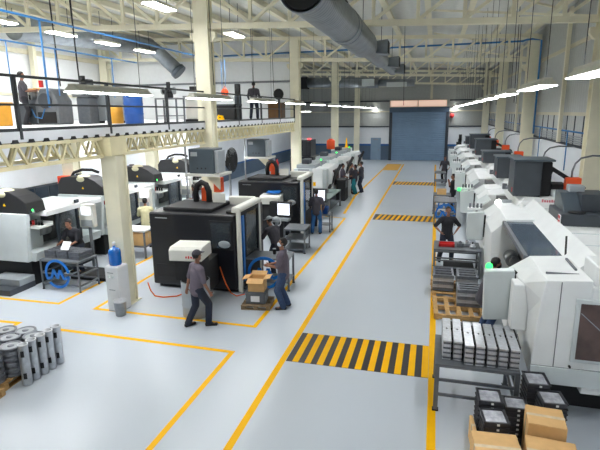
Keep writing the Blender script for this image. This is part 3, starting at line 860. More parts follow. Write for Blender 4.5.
person((-4.15, 29.4, 0), R(80), 'tall person with folded arms on the right of the group talking in the far aisle', {
    'handL': (0.1, 0.24, 1.18), 'handR': (-0.1, 0.26, 1.14), 'look': (0.1, -0.1)}, 'shirtdark', 'navy', None, False, 0.018, group='workers talking in the far aisle', scale=1.03)
person((-4.42, 28.7, 0), R(75), 'person with teal trousers beside the tall person in the far aisle', {
    'handL': (-0.1, 0.26, 1.1), 'handR': (0.14, 0.25, 1.05), 'look': (0, -0.2)}, 'shirtdark', 'teal', None, False, 0.018, group='workers talking in the far aisle', scale=0.97)
person((0.5, 15.95, 0), R(195), 'person in a black shirt standing behind the steel table with the red tray', {
    'lean': 0.08, 'handL': (-0.24, 0.14, 1.0), 'handR': (0.24, 0.14, 1.0), 'poleL': (-1, -0.4, -0.1), 'poleR': (1, -0.4, -0.1), 'look': (-0.2, -0.3), 'footL': (-0.2, 0, 0), 'footR': (0.2, 0, 0)}, 'shirtblack', 'navy', None, False, 0.013)
person((0.95, 24.6, 0), R(100), 'person in black holding hands to the face behind the table with blue emblems', {
    'handL': (-0.08, 0.2, 1.42), 'handR': (0.1, 0.2, 1.4), 'look': (0, -0.1)}, 'shirtblack', 'shirtblack', None, False, 0.017)
person((0.72, 34.6, 0), R(160), 'person in dark clothes standing by the farthest table before the shutter', {
    'handL': (-0.32, 0.1, 1.0), 'handR': (0.3, 0.12, 1.0)}, 'shirtdark', 'shirtblack', None, False, 0.02)
person((1.2, 10.5, 0), R(-70), 'person in jeans and dark mask behind the white control panel of the nearest right machine', {
    'lean': 0.3, 'pelvis': (0, -0.05, 0.9), 'handL': (-0.16, 0.42, 1.15), 'handR': (0.18, 0.4, 1.1), 'look': (0.0, -0.3)}, 'shirtdark', 'jeans', None, 'shirtblack', 0.012)
person((-10.2, 12.0, 0.1), R(175), 'person in black bending over behind the loaded rack with the blue emblem', {
    'lean': 0.42, 'pelvis': (0, -0.12, 0.86), 'handL': (-0.2, 0.42, 0.95), 'handR': (0.2, 0.42, 0.95), 'look': (0, -0.3)}, 'shirtblack', 'navy', None, False, 0.013)
person((-9.95, 15.4, 0), R(20), 'person in a pale yellow shirt at the control screen of the middle left machine', {
    'lean': 0.12, 'handL': (-0.2, 0.4, 1.15), 'handR': (0.22, 0.38, 1.05), 'look': (0, -0.2)}, 'shirtpale', 'jeans', None, False, 0.014)
person((-9.8, 19.3, 0), R(110), 'person in a grey shirt bending at the farther left machine', {
    'lean': 0.3, 'handL': (-0.2, 0.42, 1.1), 'handR': (0.2, 0.42, 1.1)}, 'shirt', 'navy', None, False, 0.016)
# on the mezzanine
person((-12.85, 13.55, 4.42), R(-45), 'person in dark overalls standing at the old lathe on the mezzanine', {
    'handL': (-0.1, 0.38, 1.18), 'handR': (0.28, 0.32, 1.16), 'look': (-0.3, -0.15)}, 'shirtdark', 'shirtblack', None, 'shirtblack', 0.014, scale=0.93)
person((-9.2, 25.0, 4.42), R(12), 'person in a dark jacket standing on the mezzanine beside the dark bin', {
    'handL': (-0.25, 0.1, 0.92), 'handR': (0.25, 0.1, 0.92), 'footL': (-0.17, 0, 0), 'footR': (0.17, 0, 0)}, 'shirtdark', 'navy', None, False, 0.016, long_sleeve=True, scale=1.05)
# ------------------------------------------------------------------ right-hand machines
def W(root):
    """part builder in hall coordinates under a thing standing at root.location"""
    off = -Vector(root.location)
    def f(mb, name, m, bevel=0.0, label=None, parent=None):
        if parent: return mb.build(name, m, parent, bevel, label)
        return mb.build(name, m, root, bevel, label, None, off)
    return f
def P3(y, prof): return [(x, y, z) for x, z in prof]

t = thing('machining_lathe', 'large pale machining lathe with a brown window in its end, nearest on the right', 'machine', (1.5, 7.6, 0), 0, 'right row of machines')
w_ = W(t)
w_(MB().box(1.9, 8.1, 0, 4.0, 13.3, 0.5), 'plinth', 'matblack')
# near end cover: end face in line with the row, front chamfered, top sloping to the aisle
N = [(1.57, 0.72), (1.60, 1.4), (1.64, 1.96), (1.69, 2.26), (2.3, 2.3), (2.3, 0.72)]
C1 = [(1.42, 0.78), (1.40, 1.4), (1.38, 1.92), (1.69, 2.24), (2.3, 2.28), (2.3, 0.72)]
hd = w_(MB().loft([P3(7.6, N), P3(8.3, [(1.58, 0.72), (1.6, 1.45), (1.5, 1.98), (1.69, 2.24), (2.3, 2.28), (2.3, 0.72)]), P3(9.08, [(1.6, 0.78), (1.6, 1.5), (1.36, 1.98), (1.70, 2.22), (2.3, 2.26), (2.3, 0.72)])]), 'end_cover', 'white', 0.015)
w_(MB().box(1.74, 7.95, 2.255, 2.2, 7.975, 2.285).rbox((2.2, 8.45, 2.29), (0.03, 0.62, 0.03)), 'hinge', 'tube', 0, None, hd)
w_(MB().loft([P3(12.0, C1), P3(13.5, C1)]), 'far_cover', 'white', 0.015)
w_(MB().box(2.3, 7.6, 0.5, 4.1, 13.6, 2.2), 'body', 'white', 0.02)
w_(MB().box(1.57, 7.57, 0.62, 4.1, 7.6, 0.9), 'sill_strip', 'palegrey', 0.008)
w_(MB().box(1.885, 7.592, 0.9, 1.897, 7.603, 2.25).box(1.58, 7.592, 0.895, 4.0, 7.603, 0.905), 'panel_seam', 'tube')
wi = w_(MB().box(2.1, 7.55, 1.03, 3.3, 7.6, 2.02), 'window_frame', 'palegrey', 0.01)
w_(MB().box(2.16, 7.535, 1.09, 3.24, 7.555, 1.96), 'window_pane', 'brownglass', 0, None, wi)
w_(MB().bar((2.17, 7.53, 1.82), (2.75, 7.53, 1.3), 0.012), 'wiper_rod', 'steel', 0, None, wi)
w_(MB().cyl((2.1, 7.52, 0.96), (2.1, 7.56, 0.96), 0.018, n=10), 'lock', 'matblack')
# door opening between the covers
w_(MB().box(1.42, 9.08, 0.72, 2.3, 12.0, 1.02), 'front_sill', 'white', 0.01)
w_(MB().box(2.0, 9.08, 1.0, 2.3, 12.0, 2.16), 'chamber_wall', 'inside')
ch = w_(MB().cyl((1.82, 11.98, 1.4), (1.82, 11.55, 1.4), 0.15, n=24), 'chuck', 'steel')
w_(MB().cyl((1.82, 11.55, 1.4), (1.82, 11.4, 1.4), 0.08, n=16).box(1.78, 11.42, 1.46, 1.86, 11.55, 1.52), 'jaw', 'steel', 0, None, ch)
w_(MB().box(1.62, 9.5, 1.02, 1.95, 10.3, 1.5).box(1.6, 9.7, 1.5, 1.85, 10.0, 1.75), 'turret', 'grey', 0.02)
rp = w_(MB().prism([(1.66, 2.2), (2.3, 2.22), (2.3, 2.16), (1.66, 2.14)], 'y', 9.08, 12.0), 'roof_panel', 'roofglass')
w_(MB().box(1.6, 9.08, 2.12, 1.67, 12.0, 2.22), 'door_rail', 'tube', 0, None, rp)
w_(MB().prism([(2.24, 2.22), (2.28, 2.26), (2.5, 2.5), (2.5, 2.2)], 'y', 8.3, 13.55), 'slope_band', 'white')
w_(MB().box(2.5, 8.3, 2.18, 4.1, 13.6, 2.42), 'roof_cover', 'white', 0.02)
w_(MB().box(2.34, 7.62, 2.18, 4.1, 8.3, 2.5), 'raised_cover', 'white', 0.03)
for y in (9.2, 10.1, 12.6):
    w_(MB().box(2.52, y, 2.415, 4.08, y + 0.03, 2.432), 'cover_lip', 'palegrey')
w_(MB().rbox((2.9, 9.0, 2.44), (0.1, 0.06, 0.04)), 'latch', 'tube')
w_(MB().bar((2.28, 9.15, 2.24), (2.3, 9.3, 2.55), 0.03), 'door_stay', 'matblack')
un = w_(MB().box(2.52, 10.75, 2.42, 3.9, 11.9, 2.66), 'coolant_unit', 'darkgrey', 0.02, 'charcoal tank unit on the roof')
w_(MB().prism([(10.95, 2.66), (11.9, 2.66), (11.9, 3.0), (11.45, 3.0)], 'x', 2.62, 2.95), 'sloped_hood', 'slate', 0.015, None, un)
w_(MB().box(2.95, 11.1, 2.66, 3.45, 11.8, 3.02), 'motor_box', 'darkgrey', 0.02, None, un)
w_(MB().box(2.8, 11.5, 3.0, 3.1, 11.8, 3.14), 'fan_cowl', 'grey', 0.02, None, un)
w_(MB().lathe([(0.16, 0), (0.16, 0.03), (0.1, 0.04)], (2.85, 10.95, 2.66), 20), 'port', 'matblack', 0, None, un)
sg = w_(MB().box(2.5, 10.72, 2.45, 2.515, 10.9, 2.64), 'warning_sign', 'paper', 0, 'red and white warning sign', un)
w_(MB().box(2.494, 10.74, 2.57, 2.502, 10.88, 2.63).box(2.494, 10.74, 2.47, 2.502, 10.8, 2.54).box(2.494, 10.83, 2.46, 2.502, 10.88, 2.53), 'sign_marks', 'red', 0, None, un)
b = MB()
for k, (wd, h) in enumerate(((0.03, 0.07), (0.035, 0.05), (0.03, 0.05), (0.035, 0.05), (0.03, 0.065), (0.035, 0.05), (0.03, 0.05))):
    b.rbox((2.72 + k * 0.055, 13.6 - 0.02, 2.43 + h / 2 - 0.01), (wd, 0.06, h))
w_(b, 'red_lettering', mat('faded_red_print', (205, 120, 130), 0.6), 0, 'small faded red lettering')
pn = w_(MB().loft([[(0.97, 8.75, 1.08), (1.42, 8.66, 1.16), (1.42, 8.66, 2.05), (0.94, 8.75, 1.98)], [(0.97, 8.93, 1.1), (1.42, 8.86, 1.16), (1.42, 8.86, 2.05), (0.94, 8.93, 1.98)]]), 'control_panel', 'palegrey', 0.02)
w_(MB().box(1.43, 8.68, 1.18, 1.47, 8.84, 2.02), 'keypad', 'matblack', 0.005, None, pn)
w_(MB().box(0.98, 8.93, 1.5, 1.38, 8.945, 1.92), 'panel_screen', 'screen', 0, None, pn)
w_(MB().box(1.35, 8.25, 1.16, 1.6, 8.58, 1.95), 'panel_arm', 'white', 0.02)
o = w_(MB().cyl((1.04, 9.02, 1.9), (1.04, 9.02, 1.97), 0.05, n=14), 'lamp_base', 'grey')
w_(MB().ball((1.04, 9.02, 2.0), 0.06), 'status_lamp', 'led', 0, 'glowing green lamp', o)

def rlathe(y0, L, label, top, cabx, boxy, lamp=None, work=False):
    t = thing('machining_centre', label, 'machine', (1.45, y0, 0), 0, 'right row of machines')
    w_ = W(t)
    w_(MB().box(1.8, y0 + 0.15, 0, 4.0, y0 + L - 0.15, 0.35), 'plinth', 'matblack')
    w_(MB().box(1.5, y0, 0.35, 4.05, y0 + L, 1.02), 'lower_body', 'white', 0.02)
    w_(MB().loft([P3(y0, [(1.55, 1.0), (1.62, 1.95), (1.8, 2.12), (2.3, 2.16), (2.3, 1.0)]), P3(y0 + 0.25, [(1.42, 1.0), (1.45, 1.9), (1.75, 2.12), (2.3, 2.16), (2.3, 1.0)]), P3(y0 + 1.1, [(1.42, 1.0), (1.45, 1.9), (1.75, 2.12), (2.3, 2.16), (2.3, 1.0)])]), 'end_cover', 'white', 0.015)
    w_(MB().box(1.95, y0 + 1.1, 1.0, 2.3, y0 + 2.7, 2.1), 'chamber_wall', 'inside')
    w_(MB().cyl((1.7, y0 + 2.68, 1.45), (1.7, y0 + 2.3, 1.45), 0.18, n=20), 'chuck', 'steel')
    w_(MB().box(1.6, y0 + 1.4, 1.02, 1.9, y0 + 1.9, 1.6), 'turret', 'grey', 0.02)
    dr = w_(MB().prism([(1.36, 1.0), (1.36, 1.9), (1.66, 2.12), (1.7, 2.1), (1.41, 1.86), (1.41, 1.0)], 'y', y0 + 1.75, y0 + 2.75), 'sliding_door', 'palegrey')
    w_(MB().box(1.345, y0 + 1.95, 1.25, 1.362, y0 + 2.5, 1.8), 'door_window', 'brownglass', 0, None, dr)
    w_(MB().box(1.32, y0 + 1.82, 1.3, 1.36, y0 + 1.86, 1.7), 'door_handle', 'steel', 0, None, dr)
    w_(MB().loft([P3(y0 + 2.7, [(1.42, 1.0), (1.45, 1.9), (1.75, 2.12), (2.3, 2.16), (2.3, 1.0)]), P3(y0 + L, [(1.42, 1.0), (1.45, 1.9), (1.75, 2.12), (2.3, 2.16), (2.3, 1.0)])]), 'far_cover', 'white', 0.015)
    w_(MB().box(2.3, y0 + 0.02, 1.0, 4.05, y0 + L - 0.02, 2.3), 'body', 'white', 0.02)
    w_(MB().prism([(2.2, 2.12), (2.42, 2.4), (3.95, 2.4), (3.95, 2.25)], 'y', y0 + 0.5, y0 + L - 0.1), 'roof_cover', 'white')
    cb = w_(MB().box(2.14, y0 + 0.72, 2.4, cabx, y0 + 1.75, top), 'mist_cabinet', 'darkgrey', 0.02, 'charcoal cabinet on the roof')
    w_(MB().box(2.1, y0 + 0.68, top, cabx + 0.3, y0 + 1.8, top + 0.05), 'cabinet_lid', 'slate', 0, None, cb)
    w_(MB().box(cabx, y0 + 0.9, 2.4, cabx + 0.28, y0 + 1.7, top - 0.03), 'side_plenum', 'matblack', 0.02, None, cb)
    w_(MB().box(2.13, y0 + 0.9, 2.5, 2.15, y0 + 0.98, 2.62), 'cabinet_badge', 'red', 0, None, cb)
    hb = w_(MB().bar((cabx + 0.2, y0 + 1.1, top - 0.15), (3.95, y0 + 0.9, 2.62), 0.1), 'suction_bar', 'matblack')
    w_(MB().box(cabx + 0.3, y0 + 1.0, 2.38, 3.55, y0 + 1.6, 2.72), 'blower', 'matblack', 0.04)
    ob = w_(MB().box(3.45, y0 + 0.75, 2.58, 3.82, y0 + 1.05, 2.93), 'transformer', 'orange', 0.02, 'orange box')
    w_(MB().box(3.15, y0 + 0.7, 2.4, 3.9, y0 + 1.1, 2.58), 'transformer_stand', 'palegrey', 0.01)
    w_(MB().tube([(3.6, y0 + 0.9, 2.93), (3.6, y0 + 0.9, 3.1), (3.66, y0 + 0.92, 3.3), (3.8, y0 + 0.98, 3.44), (4.1, y0 + 1.1, 3.5), (4.62, y0 + 1.2, 3.48)], 0.025), 'flexible_conduit', 'tube', 0, None, ob)
    w_(MB().rbox((2.35, y0 + 2.4, 2.5), (0.5, 0.1, 0.06), (0, R(-25), R(30))).rbox((2.15, y0 + 2.5, 2.42), (0.12, 0.16, 0.16)), 'roof_arm', 'tube')
    pn = w_(MB().loft([[(0.98, y0 + 0.35, 1.2), (1.4, y0 + 0.3, 1.2), (1.4, y0 + 0.3, 2.0), (0.95, y0 + 0.35, 1.95)], [(0.98, y0 + 0.52, 1.2), (1.4, y0 + 0.47, 1.2), (1.4, y0 + 0.47, 2.0), (0.95, y0 + 0.52, 1.95)]]), 'control_panel', 'palegrey', 0.02)
    w_(MB().box(1.0, y0 + 0.5, 1.5, 1.36, y0 + 0.535, 1.9), 'panel_screen', 'screen', 0, None, pn)
    w_(MB().box(1.4, y0 + 0.32, 1.3, 1.5, y0 + 0.46, 1.9), 'panel_arm', 'matblack')
    w_(MB().box(0.98, y0 + 0.55, 2.0, 1.4, y0 + 0.72, 2.06), 'tool_shelf', 'white')
    for q in range(4):
        w_(MB().cyl((1.04 + q * 0.1, y0 + 0.64, 2.06), (1.04 + q * 0.1, y0 + 0.64, 2.18), 0.03, n=8), 'tool_holder', 'tube')
    if lamp:
        w_(MB().ball((0.9, y0 + 0.4, 2.02), 0.06), 'status_lamp', 'led', 0, 'glowing green lamp')
    if work:
        wk = w_(MB().box(1.9, y0 + 1.2, 2.12, 2.2, y0 + 1.35, 2.2), 'lamp_bracket', 'grey')
        w_(MB().ball((1.85, y0 + 1.25, 2.12), 0.09), 'work_lamp', 'worklamp', 0, 'bright work lamp', wk)
    return t
rlathe(13.8, 3.75, 'white machining centre with tall charcoal roof cabinet, second in the right row', 3.36, 2.83, 0, False, True)
rlathe(17.7, 5.2, 'white machining centre with green lamp, third in the right row', 3.1, 2.7, 0, True)
rlathe(23.1, 4.2, 'white machining centre with low wide charcoal cabinet, fourth in the right row', 2.88, 3.05, 0)
rlathe(27.5, 4.6, 'white machining centre with tall charcoal cabinet, fifth in the right row', 3.2, 2.9, 0)
rlathe(32.3, 4.5, 'white machining centre, sixth in the right row', 3.25, 3.0, 0)
rlathe(37.0, 4.5, 'white machining centre farthest back in the right row', 2.9, 2.7, 0)
t = thing('drill_press', 'black drill press standing behind the farthest right machines', 'drill press', (1.9, 43.0, 0))
MB().box(-0.3, -0.35, 0, 0.3, 0.35, 0.9).build('pedestal', 'slate', t, 0.02)
MB().cyl((0, 0.15, 0.9), (0, 0.15, 2.5), 0.07, n=12).build('pillar_tube', 'matblack', t)
MB().box(-0.2, -0.3, 1.9, 0.2, 0.3, 2.25).box(-0.1, -0.4, 1.5, 0.1, -0.2, 1.95).build('drill_head', 'matblack', t, 0.03)
MB().box(-0.25, -0.35, 1.2, 0.25, 0.2, 1.26).build('work_table', 'tube', t)
MB().cyl((0.1, 0.1, 2.25), (0.1, 0.1, 2.85), 0.12, n=14).build('motor', 'matblack', t)

# ------------------------------------------------------------------ tables
def emblem(t, c, r, ax='y'):
    """broken blue ring with a zigzag M across it, flat steel plate facing -y"""
    b = MB(); wd = r * 0.17; th = 0.02
    def P(x, z, y): return (c[0] + x, c[1] + y, c[2] + z)
    def arc(a0, a1, n=18):
        for i in range(n):
            q0, q1 = R(a0 + (a1 - a0) * i / n), R(a0 + (a1 - a0) * (i + 1) / n)
            v = []
            for y in (-th, 0):
                for q, rr in ((q0, r - wd), (q0, r), (q1, r), (q1, r - wd)):
                    v.append(P(math.cos(q) * rr, math.sin(q) * rr, y))
            b.add(v, [(0, 1, 2, 3), (7, 6, 5, 4), (0, 4, 5, 1), (1, 5, 6, 2), (2, 6, 7, 3), (3, 7, 4, 0)])
    arc(8, 205); arc(222, 352)
    z0, z1 = -0.32 * r, 0.28 * r
    pts = [(-0.92 * r, -0.36 * r), (-0.5 * r, z0), (-0.28 * r, z1), (0.0, z0), (0.24 * r, z1), (0.5 * r, z0), (0.93 * r, -0.14 * r)]
    for (xa, za), (xb, zb) in zip(pts[:-1], pts[1:]):
        b.bar(P(xa, za, -th / 2), P(xb, zb, -th / 2), wd * 1.05, th, (0, 1, 0))
    return b.build('emblem', 'blue', t, label='blue ring emblem with a zigzag M')
def table(name, label, x0, y0, x1, y1, h, shelves=(0.25,), top='tube', rz=0, cat='table', legw=0.05, group='steel work tables', deck=True, lip=0.0):
    t = thing(name, label, cat, (x0, y0, 0), rz, group)
    sx, sy = x1 - x0, y1 - y0
    MB().box(0, 0, h - 0.05, sx, sy, h).build('table_top', top, t, 0.004)
    for x in (legw / 2, sx - legw / 2):
        for y in (legw / 2, sy - legw / 2):
            l_ = MB().box(x - legw / 2, y - legw / 2, 0.02, x + legw / 2, y + legw / 2, h - 0.05).build('leg', 'tube', t)
            MB().box(x - legw * 0.7, y - legw * 0.7, 0, x + legw * 0.7, y + legw * 0.7, 0.02).build('foot_pad', 'matblack', l_)
    for z in shelves:
        if deck:
            MB().box(0.01, 0.01, z - 0.03, sx - 0.01, sy - 0.01, z).build('shelf', 'tube', t)
        else:
            for y in (legw / 2, sy - legw / 2):
                MB().box(legw, y - 0.02, z - 0.04, sx - legw, y + 0.02, z).build('rail', 'tube', t)
            for x in (legw / 2, sx - legw / 2):
                MB().box(x - 0.02, legw, z - 0.04, x + 0.02, sy - legw, z).build('rail', 'tube', t)
    return t
table('work_table', 'steel table stacked with seven piles of silver castings by the nearest right machine', 0.17, 7.42, 1.42, 8.52, 0.82, (0.56, 0.3), deck=False, legw=0.07)
t2 = table('work_table', 'steel table with a red tray in front of the person in black', 0.12, 14.35, 1.42, 15.35, 0.82, (0.3, 0.5), deck=False)
t3 = table('work_table', 'steel table carrying two blue ring emblems beyond the striped crossing', 0.1, 21.3, 1.0, 22.6, 1.0, (0.3,))
emblem(t3, (0.47, -0.01, 0.5), 0.42); emblem(t3, (0.52, 1.28, 0.62), 0.36)
table('work_table', 'dark steel table under a cardboard box behind the blue emblem table', 0.05, 23.6, 0.85, 24.5, 0.9, (0.3,))
table('work_table', 'dark steel table farthest along the right of the aisle', 0.08, 33.0, 0.8, 34.2, 0.85, (0.3,))
t = thing('floor_platform', 'low black platform on the floor under the red tray table', 'platform', (0.42, 14.45, 0))
MB().box(0, 0, 0.04, 0.85, 0.8, 0.26).build('deck_plate', 'matblack', t, 0.01)
MB().box(0.05, 0.05, 0, 0.8, 0.12, 0.04).box(0.05, 0.68, 0, 0.8, 0.75, 0.04).build('skid', 'matblack', t)

def carton(name, label, c, size, rz=0, group=None, opened=False, worn=True):
    t = thing(name, label, 'box', c, rz, group)
    x, y, z = size[0] / 2, size[1] / 2, size[2]
    if opened:
        th = 0.012
        MB().box(-x, -y, 0, x, y, th).box(-x, -y, 0, -x + th, y, z).box(x - th, -y, 0, x, y, z).box(-x, -y, 0, x, -y + th, z).box(-x, y - th, 0, x, y, z).build('carton', 'card', t)
        for k, (a, b_, e) in enumerate((((-x, -y), (x, -y), (0, -1)), ((-x, y), (x, y), (0, 1)), ((-x, -y), (-x, y), (-1, 0)), ((x, -y), (x, y), (1, 0)))):
            d = 0.15; dz = (-0.08, 0.05, -0.03, 0.02)[k]
            v = [(a[0], a[1], z), (b_[0], b_[1], z), (b_[0] + e[0] * d, b_[1] + e[1] * d, z + dz), (a[0] + e[0] * d, a[1] + e[1] * d, z + dz)]
            v += [(p[0], p[1], p[2] + 0.008) for p in v]
            MB().add(v, [(3, 2, 1, 0), (4, 5, 6, 7), (0, 1, 5, 4), (1, 2, 6, 5), (2, 3, 7, 6), (3, 0, 4, 7)]).build('flap', 'card', t)
        return t
    MB().box(-x, -y, 0, x, y, z).build('carton', 'card', t, 0.012)
    MB().box(-x + 0.004, -0.03, z - 0.002, x - 0.004, 0.03, z + 0.003).box(-x - 0.002, -0.03, z * 0.6, -x + 0.004, 0.03, z).box(x - 0.004, -0.03, z * 0.6, x + 0.002, 0.03, z).build('tape', 'tape', t)
    MB().box(-x + 0.003, -y + 0.003, z, -0.003, -0.035, z + 0.006).box(0.02, -y + 0.003, z, x - 0.003, -0.035, z + 0.004).build('flap', 'card', t)
    return t
carton('cardboard_box', 'cardboard box with creased top flaps at the foot of the tray stacks', (1.59, 6.47, 0), (0.46, 0.46, 0.74), R(-4))
carton('cardboard_box', 'taped cardboard box at the bottom frame edge left of its twin', (0.94, 5.85, 0), (0.56, 0.62, 0.6), R(4), 'taped boxes at the bottom edge')
carton('cardboard_box', 'taped cardboard box at the bottom frame edge right of its twin', (1.57, 5.87, 0), (0.58, 0.62, 0.61), R(-5), 'taped boxes at the bottom edge')
carton('cardboard_box', 'flattened cardboard box standing on edge left of the black trays', (0.72, 6.62, 0), (0.05, 0.5, 0.36), R(4))
carton('cardboard_box', 'small cardboard box on the dark table behind the blue emblems', (0.42, 24.0, 0.9), (0.42, 0.36, 0.24), 0)

# stacks of black trays with wrapped parts
def tray_stack(c, n, s, rz, wordy, h=0.075):
    for k in range(n):
        t = thing('black_tray', 'x', 'tray', (c[0], c[1], k * h), rz + (rng.random() - 0.5) * 0.03, 'black trays of wrapped parts')
        x, y = s[0] / 2, s[1] / 2
        lvl = 'topmost' if k == n - 1 else ('bottom' if k == 0 else ORD[k] + ' from the floor')
        t['label'] = 'black plastic tray, ' + lvl + ' in the ' + wordy
        b = MB().box(-x, -y, 0, x, y, 0.012)
        for q in ((-x, -y, -x + 0.015, y), (x - 0.015, -y, x, y), (-x, -y, x, -y + 0.015), (-x, y - 0.015, x, y)):
            b.box(q[0], q[1], 0, q[2], q[3], h - 0.006)
        b.box(-x - 0.012, -y - 0.012, h - 0.02, -x + 0.012, y + 0.012, h - 0.006).box(x - 0.012, -y - 0.012, h - 0.02, x + 0.012, y + 0.012, h - 0.006)
        b.box(-x, -y - 0.012, h - 0.02, x, -y + 0.012, h - 0.006).box(-x, y - 0.012, h - 0.02, x, y + 0.012, h - 0.006)
        b.build('tray_shell', 'tray', t)
        MB().box(-x + 0.02, -y + 0.02, 0.012, x - 0.02, y - 0.02, h - 0.016).build('wrapped_part', 'film', t, 0.01)
        MB().rbox((0.02, -y - 0.013, h * 0.5), (0.035, 0.004, 0.03)).build('sticker', 'paper', t)
tray_stack((0.94, 6.95), 9, (0.32, 0.34), R(3), 'back left stack beside the steel table')
tray_stack((0.97, 6.56), 8, (0.32, 0.33), R(6), 'front left stack beside the steel table')
tray_stack((1.3, 6.97), 8, (0.3, 0.3), R(3), 'middle stack before the steel table')
tray_stack((1.62, 7.34), 11, (0.3, 0.36), R(4), 'tall stack touching the near machine')
tray_stack((1.77, 6.98), 10, (0.31, 0.34), R(5), 'stack behind the creased cardboard box')

# seven piles of castings
STK = ['leftmost', 'second', 'third', 'middle', 'fifth', 'sixth', 'rightmost']
cm = MB()
cc = MB().box(-0.055, 0.012, 0.0, 0.055, 0.9, 0.05)
cm.box(-0.068, 0, 0.048, 0.068, 0.92, 0.08).box(-0.066, 0.004, 0.002, 0.066, 0.03, 0.016)
casting0 = None
for s_ in range(7):
    for k in range(4):
        lvl = ('bottom', 'second', 'third', 'top')[k]
        lb = lvl + ' silver casting of the ' + STK[s_] + ' pile on the near right table'
        lc = (0.34 + s_ * 0.166, 7.5 + (0.1 if s_ < 2 else 0.0), 0.82 + k * 0.083)
        if casting0 is None:
            casting0 = thing('casting', lb, 'casting', lc, 0, 'silver castings on the near table')
            cm.build('casting_body', 'alu', casting0, 0.006)
            cc.build('shaded_core', 'alu_dark', casting0)  # darker metal stands in for shade between the stacked layers
            MB().box(-0.025, 0.47, 0.0785, 0.025, 0.485, 0.081).box(-0.0075, 0.445, 0.0785, 0.0075, 0.51, 0.081).build('cross_slot', 'matblack', casting0)
            for y in (0.14, 0.52): MB().box(0.069, y, 0.03, 0.092, y + 0.28, 0.078).build('gap_shade', 'matblack', casting0)  # black blocks stand in for the shade in gaps between piles
            KC = kidmap(casting0)
        else:
            copy_tree(casting0, KC, lc, 0, lb)

# pallets with flat metal parts
def pallet(label, c, sx, sy, m='wood', n=6, rz=0.0, h=0.14):
    t = thing('wooden_pallet', label, 'pallet', c, rz, 'wooden pallets')
    x, y = sx / 2, sy / 2
    for k in range(3):
        xx = -x + 0.05 + k * (sx - 0.1) / 2
        MB().box(xx - 0.045, -y, 0.022, xx + 0.045, y, h - 0.02).build('stringer', m, t)
    for k in range(n):
        yy = -y + 0.05 + k * (sy - 0.1) / (n - 1)
        MB().box(-x, yy - 0.05, h - 0.02, x, yy + 0.05, h).build('deck_board', m, t)
    for yy in (-y + 0.06, 0, y - 0.06):
        MB().box(-x, yy - 0.05, 0, x, yy + 0.05, 0.022).build('bottom_board', m, t)
    return t
pallet('bare wooden pallet lying beside the right yellow line behind the casting table', (0.72, 11.75, 0), 1.2, 1.15, 'wood', 5, R(92))
pallet('wooden pallet under two piles of flat grey parts behind the bare pallet', (0.68, 13.1, 0), 1.2, 1.1, 'wood', 5, R(2))
def flat_parts(c, n, s, wordy, rz=0.0, h=0.085):
    for k in range(n):
        lvl = 'topmost' if k == n - 1 else ('bottom' if k == 0 else ORD[k] + ' up')
        b = MB(); x, y = s[0] / 2, s[1] / 2
        b.box(-x, -y, 0, x, y, 0.02)
        for q in range(4):
            yy = -y + 0.04 + q * (s[1] - 0.08) / 3
            b.box(-x, yy - 0.025, 0.02, x, yy + 0.025, h - 0.004)
        b.box(-x, -y, 0.03, -x + 0.05, y, h - 0.01).box(x - 0.05, -y, 0.03, x, y, h - 0.01)
        o = b.build('flat_casting', 'alu' if k % 2 else 'alu_dark')
        o.location = (c[0], c[1], c[2] + k * h); o.rotation_euler = (0, 0, rz + (rng.random() - 0.5) * 0.04)
        tag(o, 'flat ribbed part, ' + lvl + ' in the ' + wordy, 'casting', 'flat grey parts on the pallets')
flat_parts((0.38, 13.1, 0.14), 5, (0.52, 0.75), 'left pile on the rear pallet')
flat_parts((0.98, 13.1, 0.14), 5, (0.52, 0.7), 'right pile on the rear pallet')
flat_parts((0.97, 12.0, 0.14), 5, (0.56, 0.55), 'pile on the bare pallet')

# things on the red tray table
t = thing('red_tray', 'red plastic tray on the steel table before the person in black', 'tray', (0.48, 14.75, 0.82))
MB().box(-0.22, -0.13, 0, 0.22, 0.13, 0.015).box(-0.22, -0.13, 0, -0.2, 0.13, 0.1).box(0.2, -0.13, 0, 0.22, 0.13, 0.1).box(-0.22, -0.13, 0, 0.22, -0.11, 0.1).box(-0.22, 0.11, 0, 0.22, 0.13, 0.1).build('tray_shell', 'red', t)
MB().box(-0.2, -0.11, 0.015, 0.2, 0.11, 0.05).build('liner', 'red', t)
for k, (x, y, l) in enumerate(((0.86, 14.75, 'square'), (1.05, 14.9, 'long'), (1.2, 14.7, 'round'))):
    t = thing('machined_part', 'grey ' + l + ' machined part on the red tray table', 'part', (x, y, 0.82), 0.2 * k, 'machined parts on the red tray table')
    if l == 'round': MB().lathe([(0.08, 0), (0.09, 0.05), (0.05, 0.06), (0.05, 0.12)], n=18).build('part_body', 'alu', t)
    else: MB().box(-0.1, -0.08, 0, 0.1, 0.08, 0.09 if k else 0.12).box(-0.05, -0.05, 0.09, 0.05, 0.05, 0.16).build('part_body', 'alu_dark' if k == 0 else 'alu', t, 0.01)
    MB().cyl((0, 0, 0.1), (0, 0, 0.17), 0.025, n=10).build('bore', 'matblack', t)
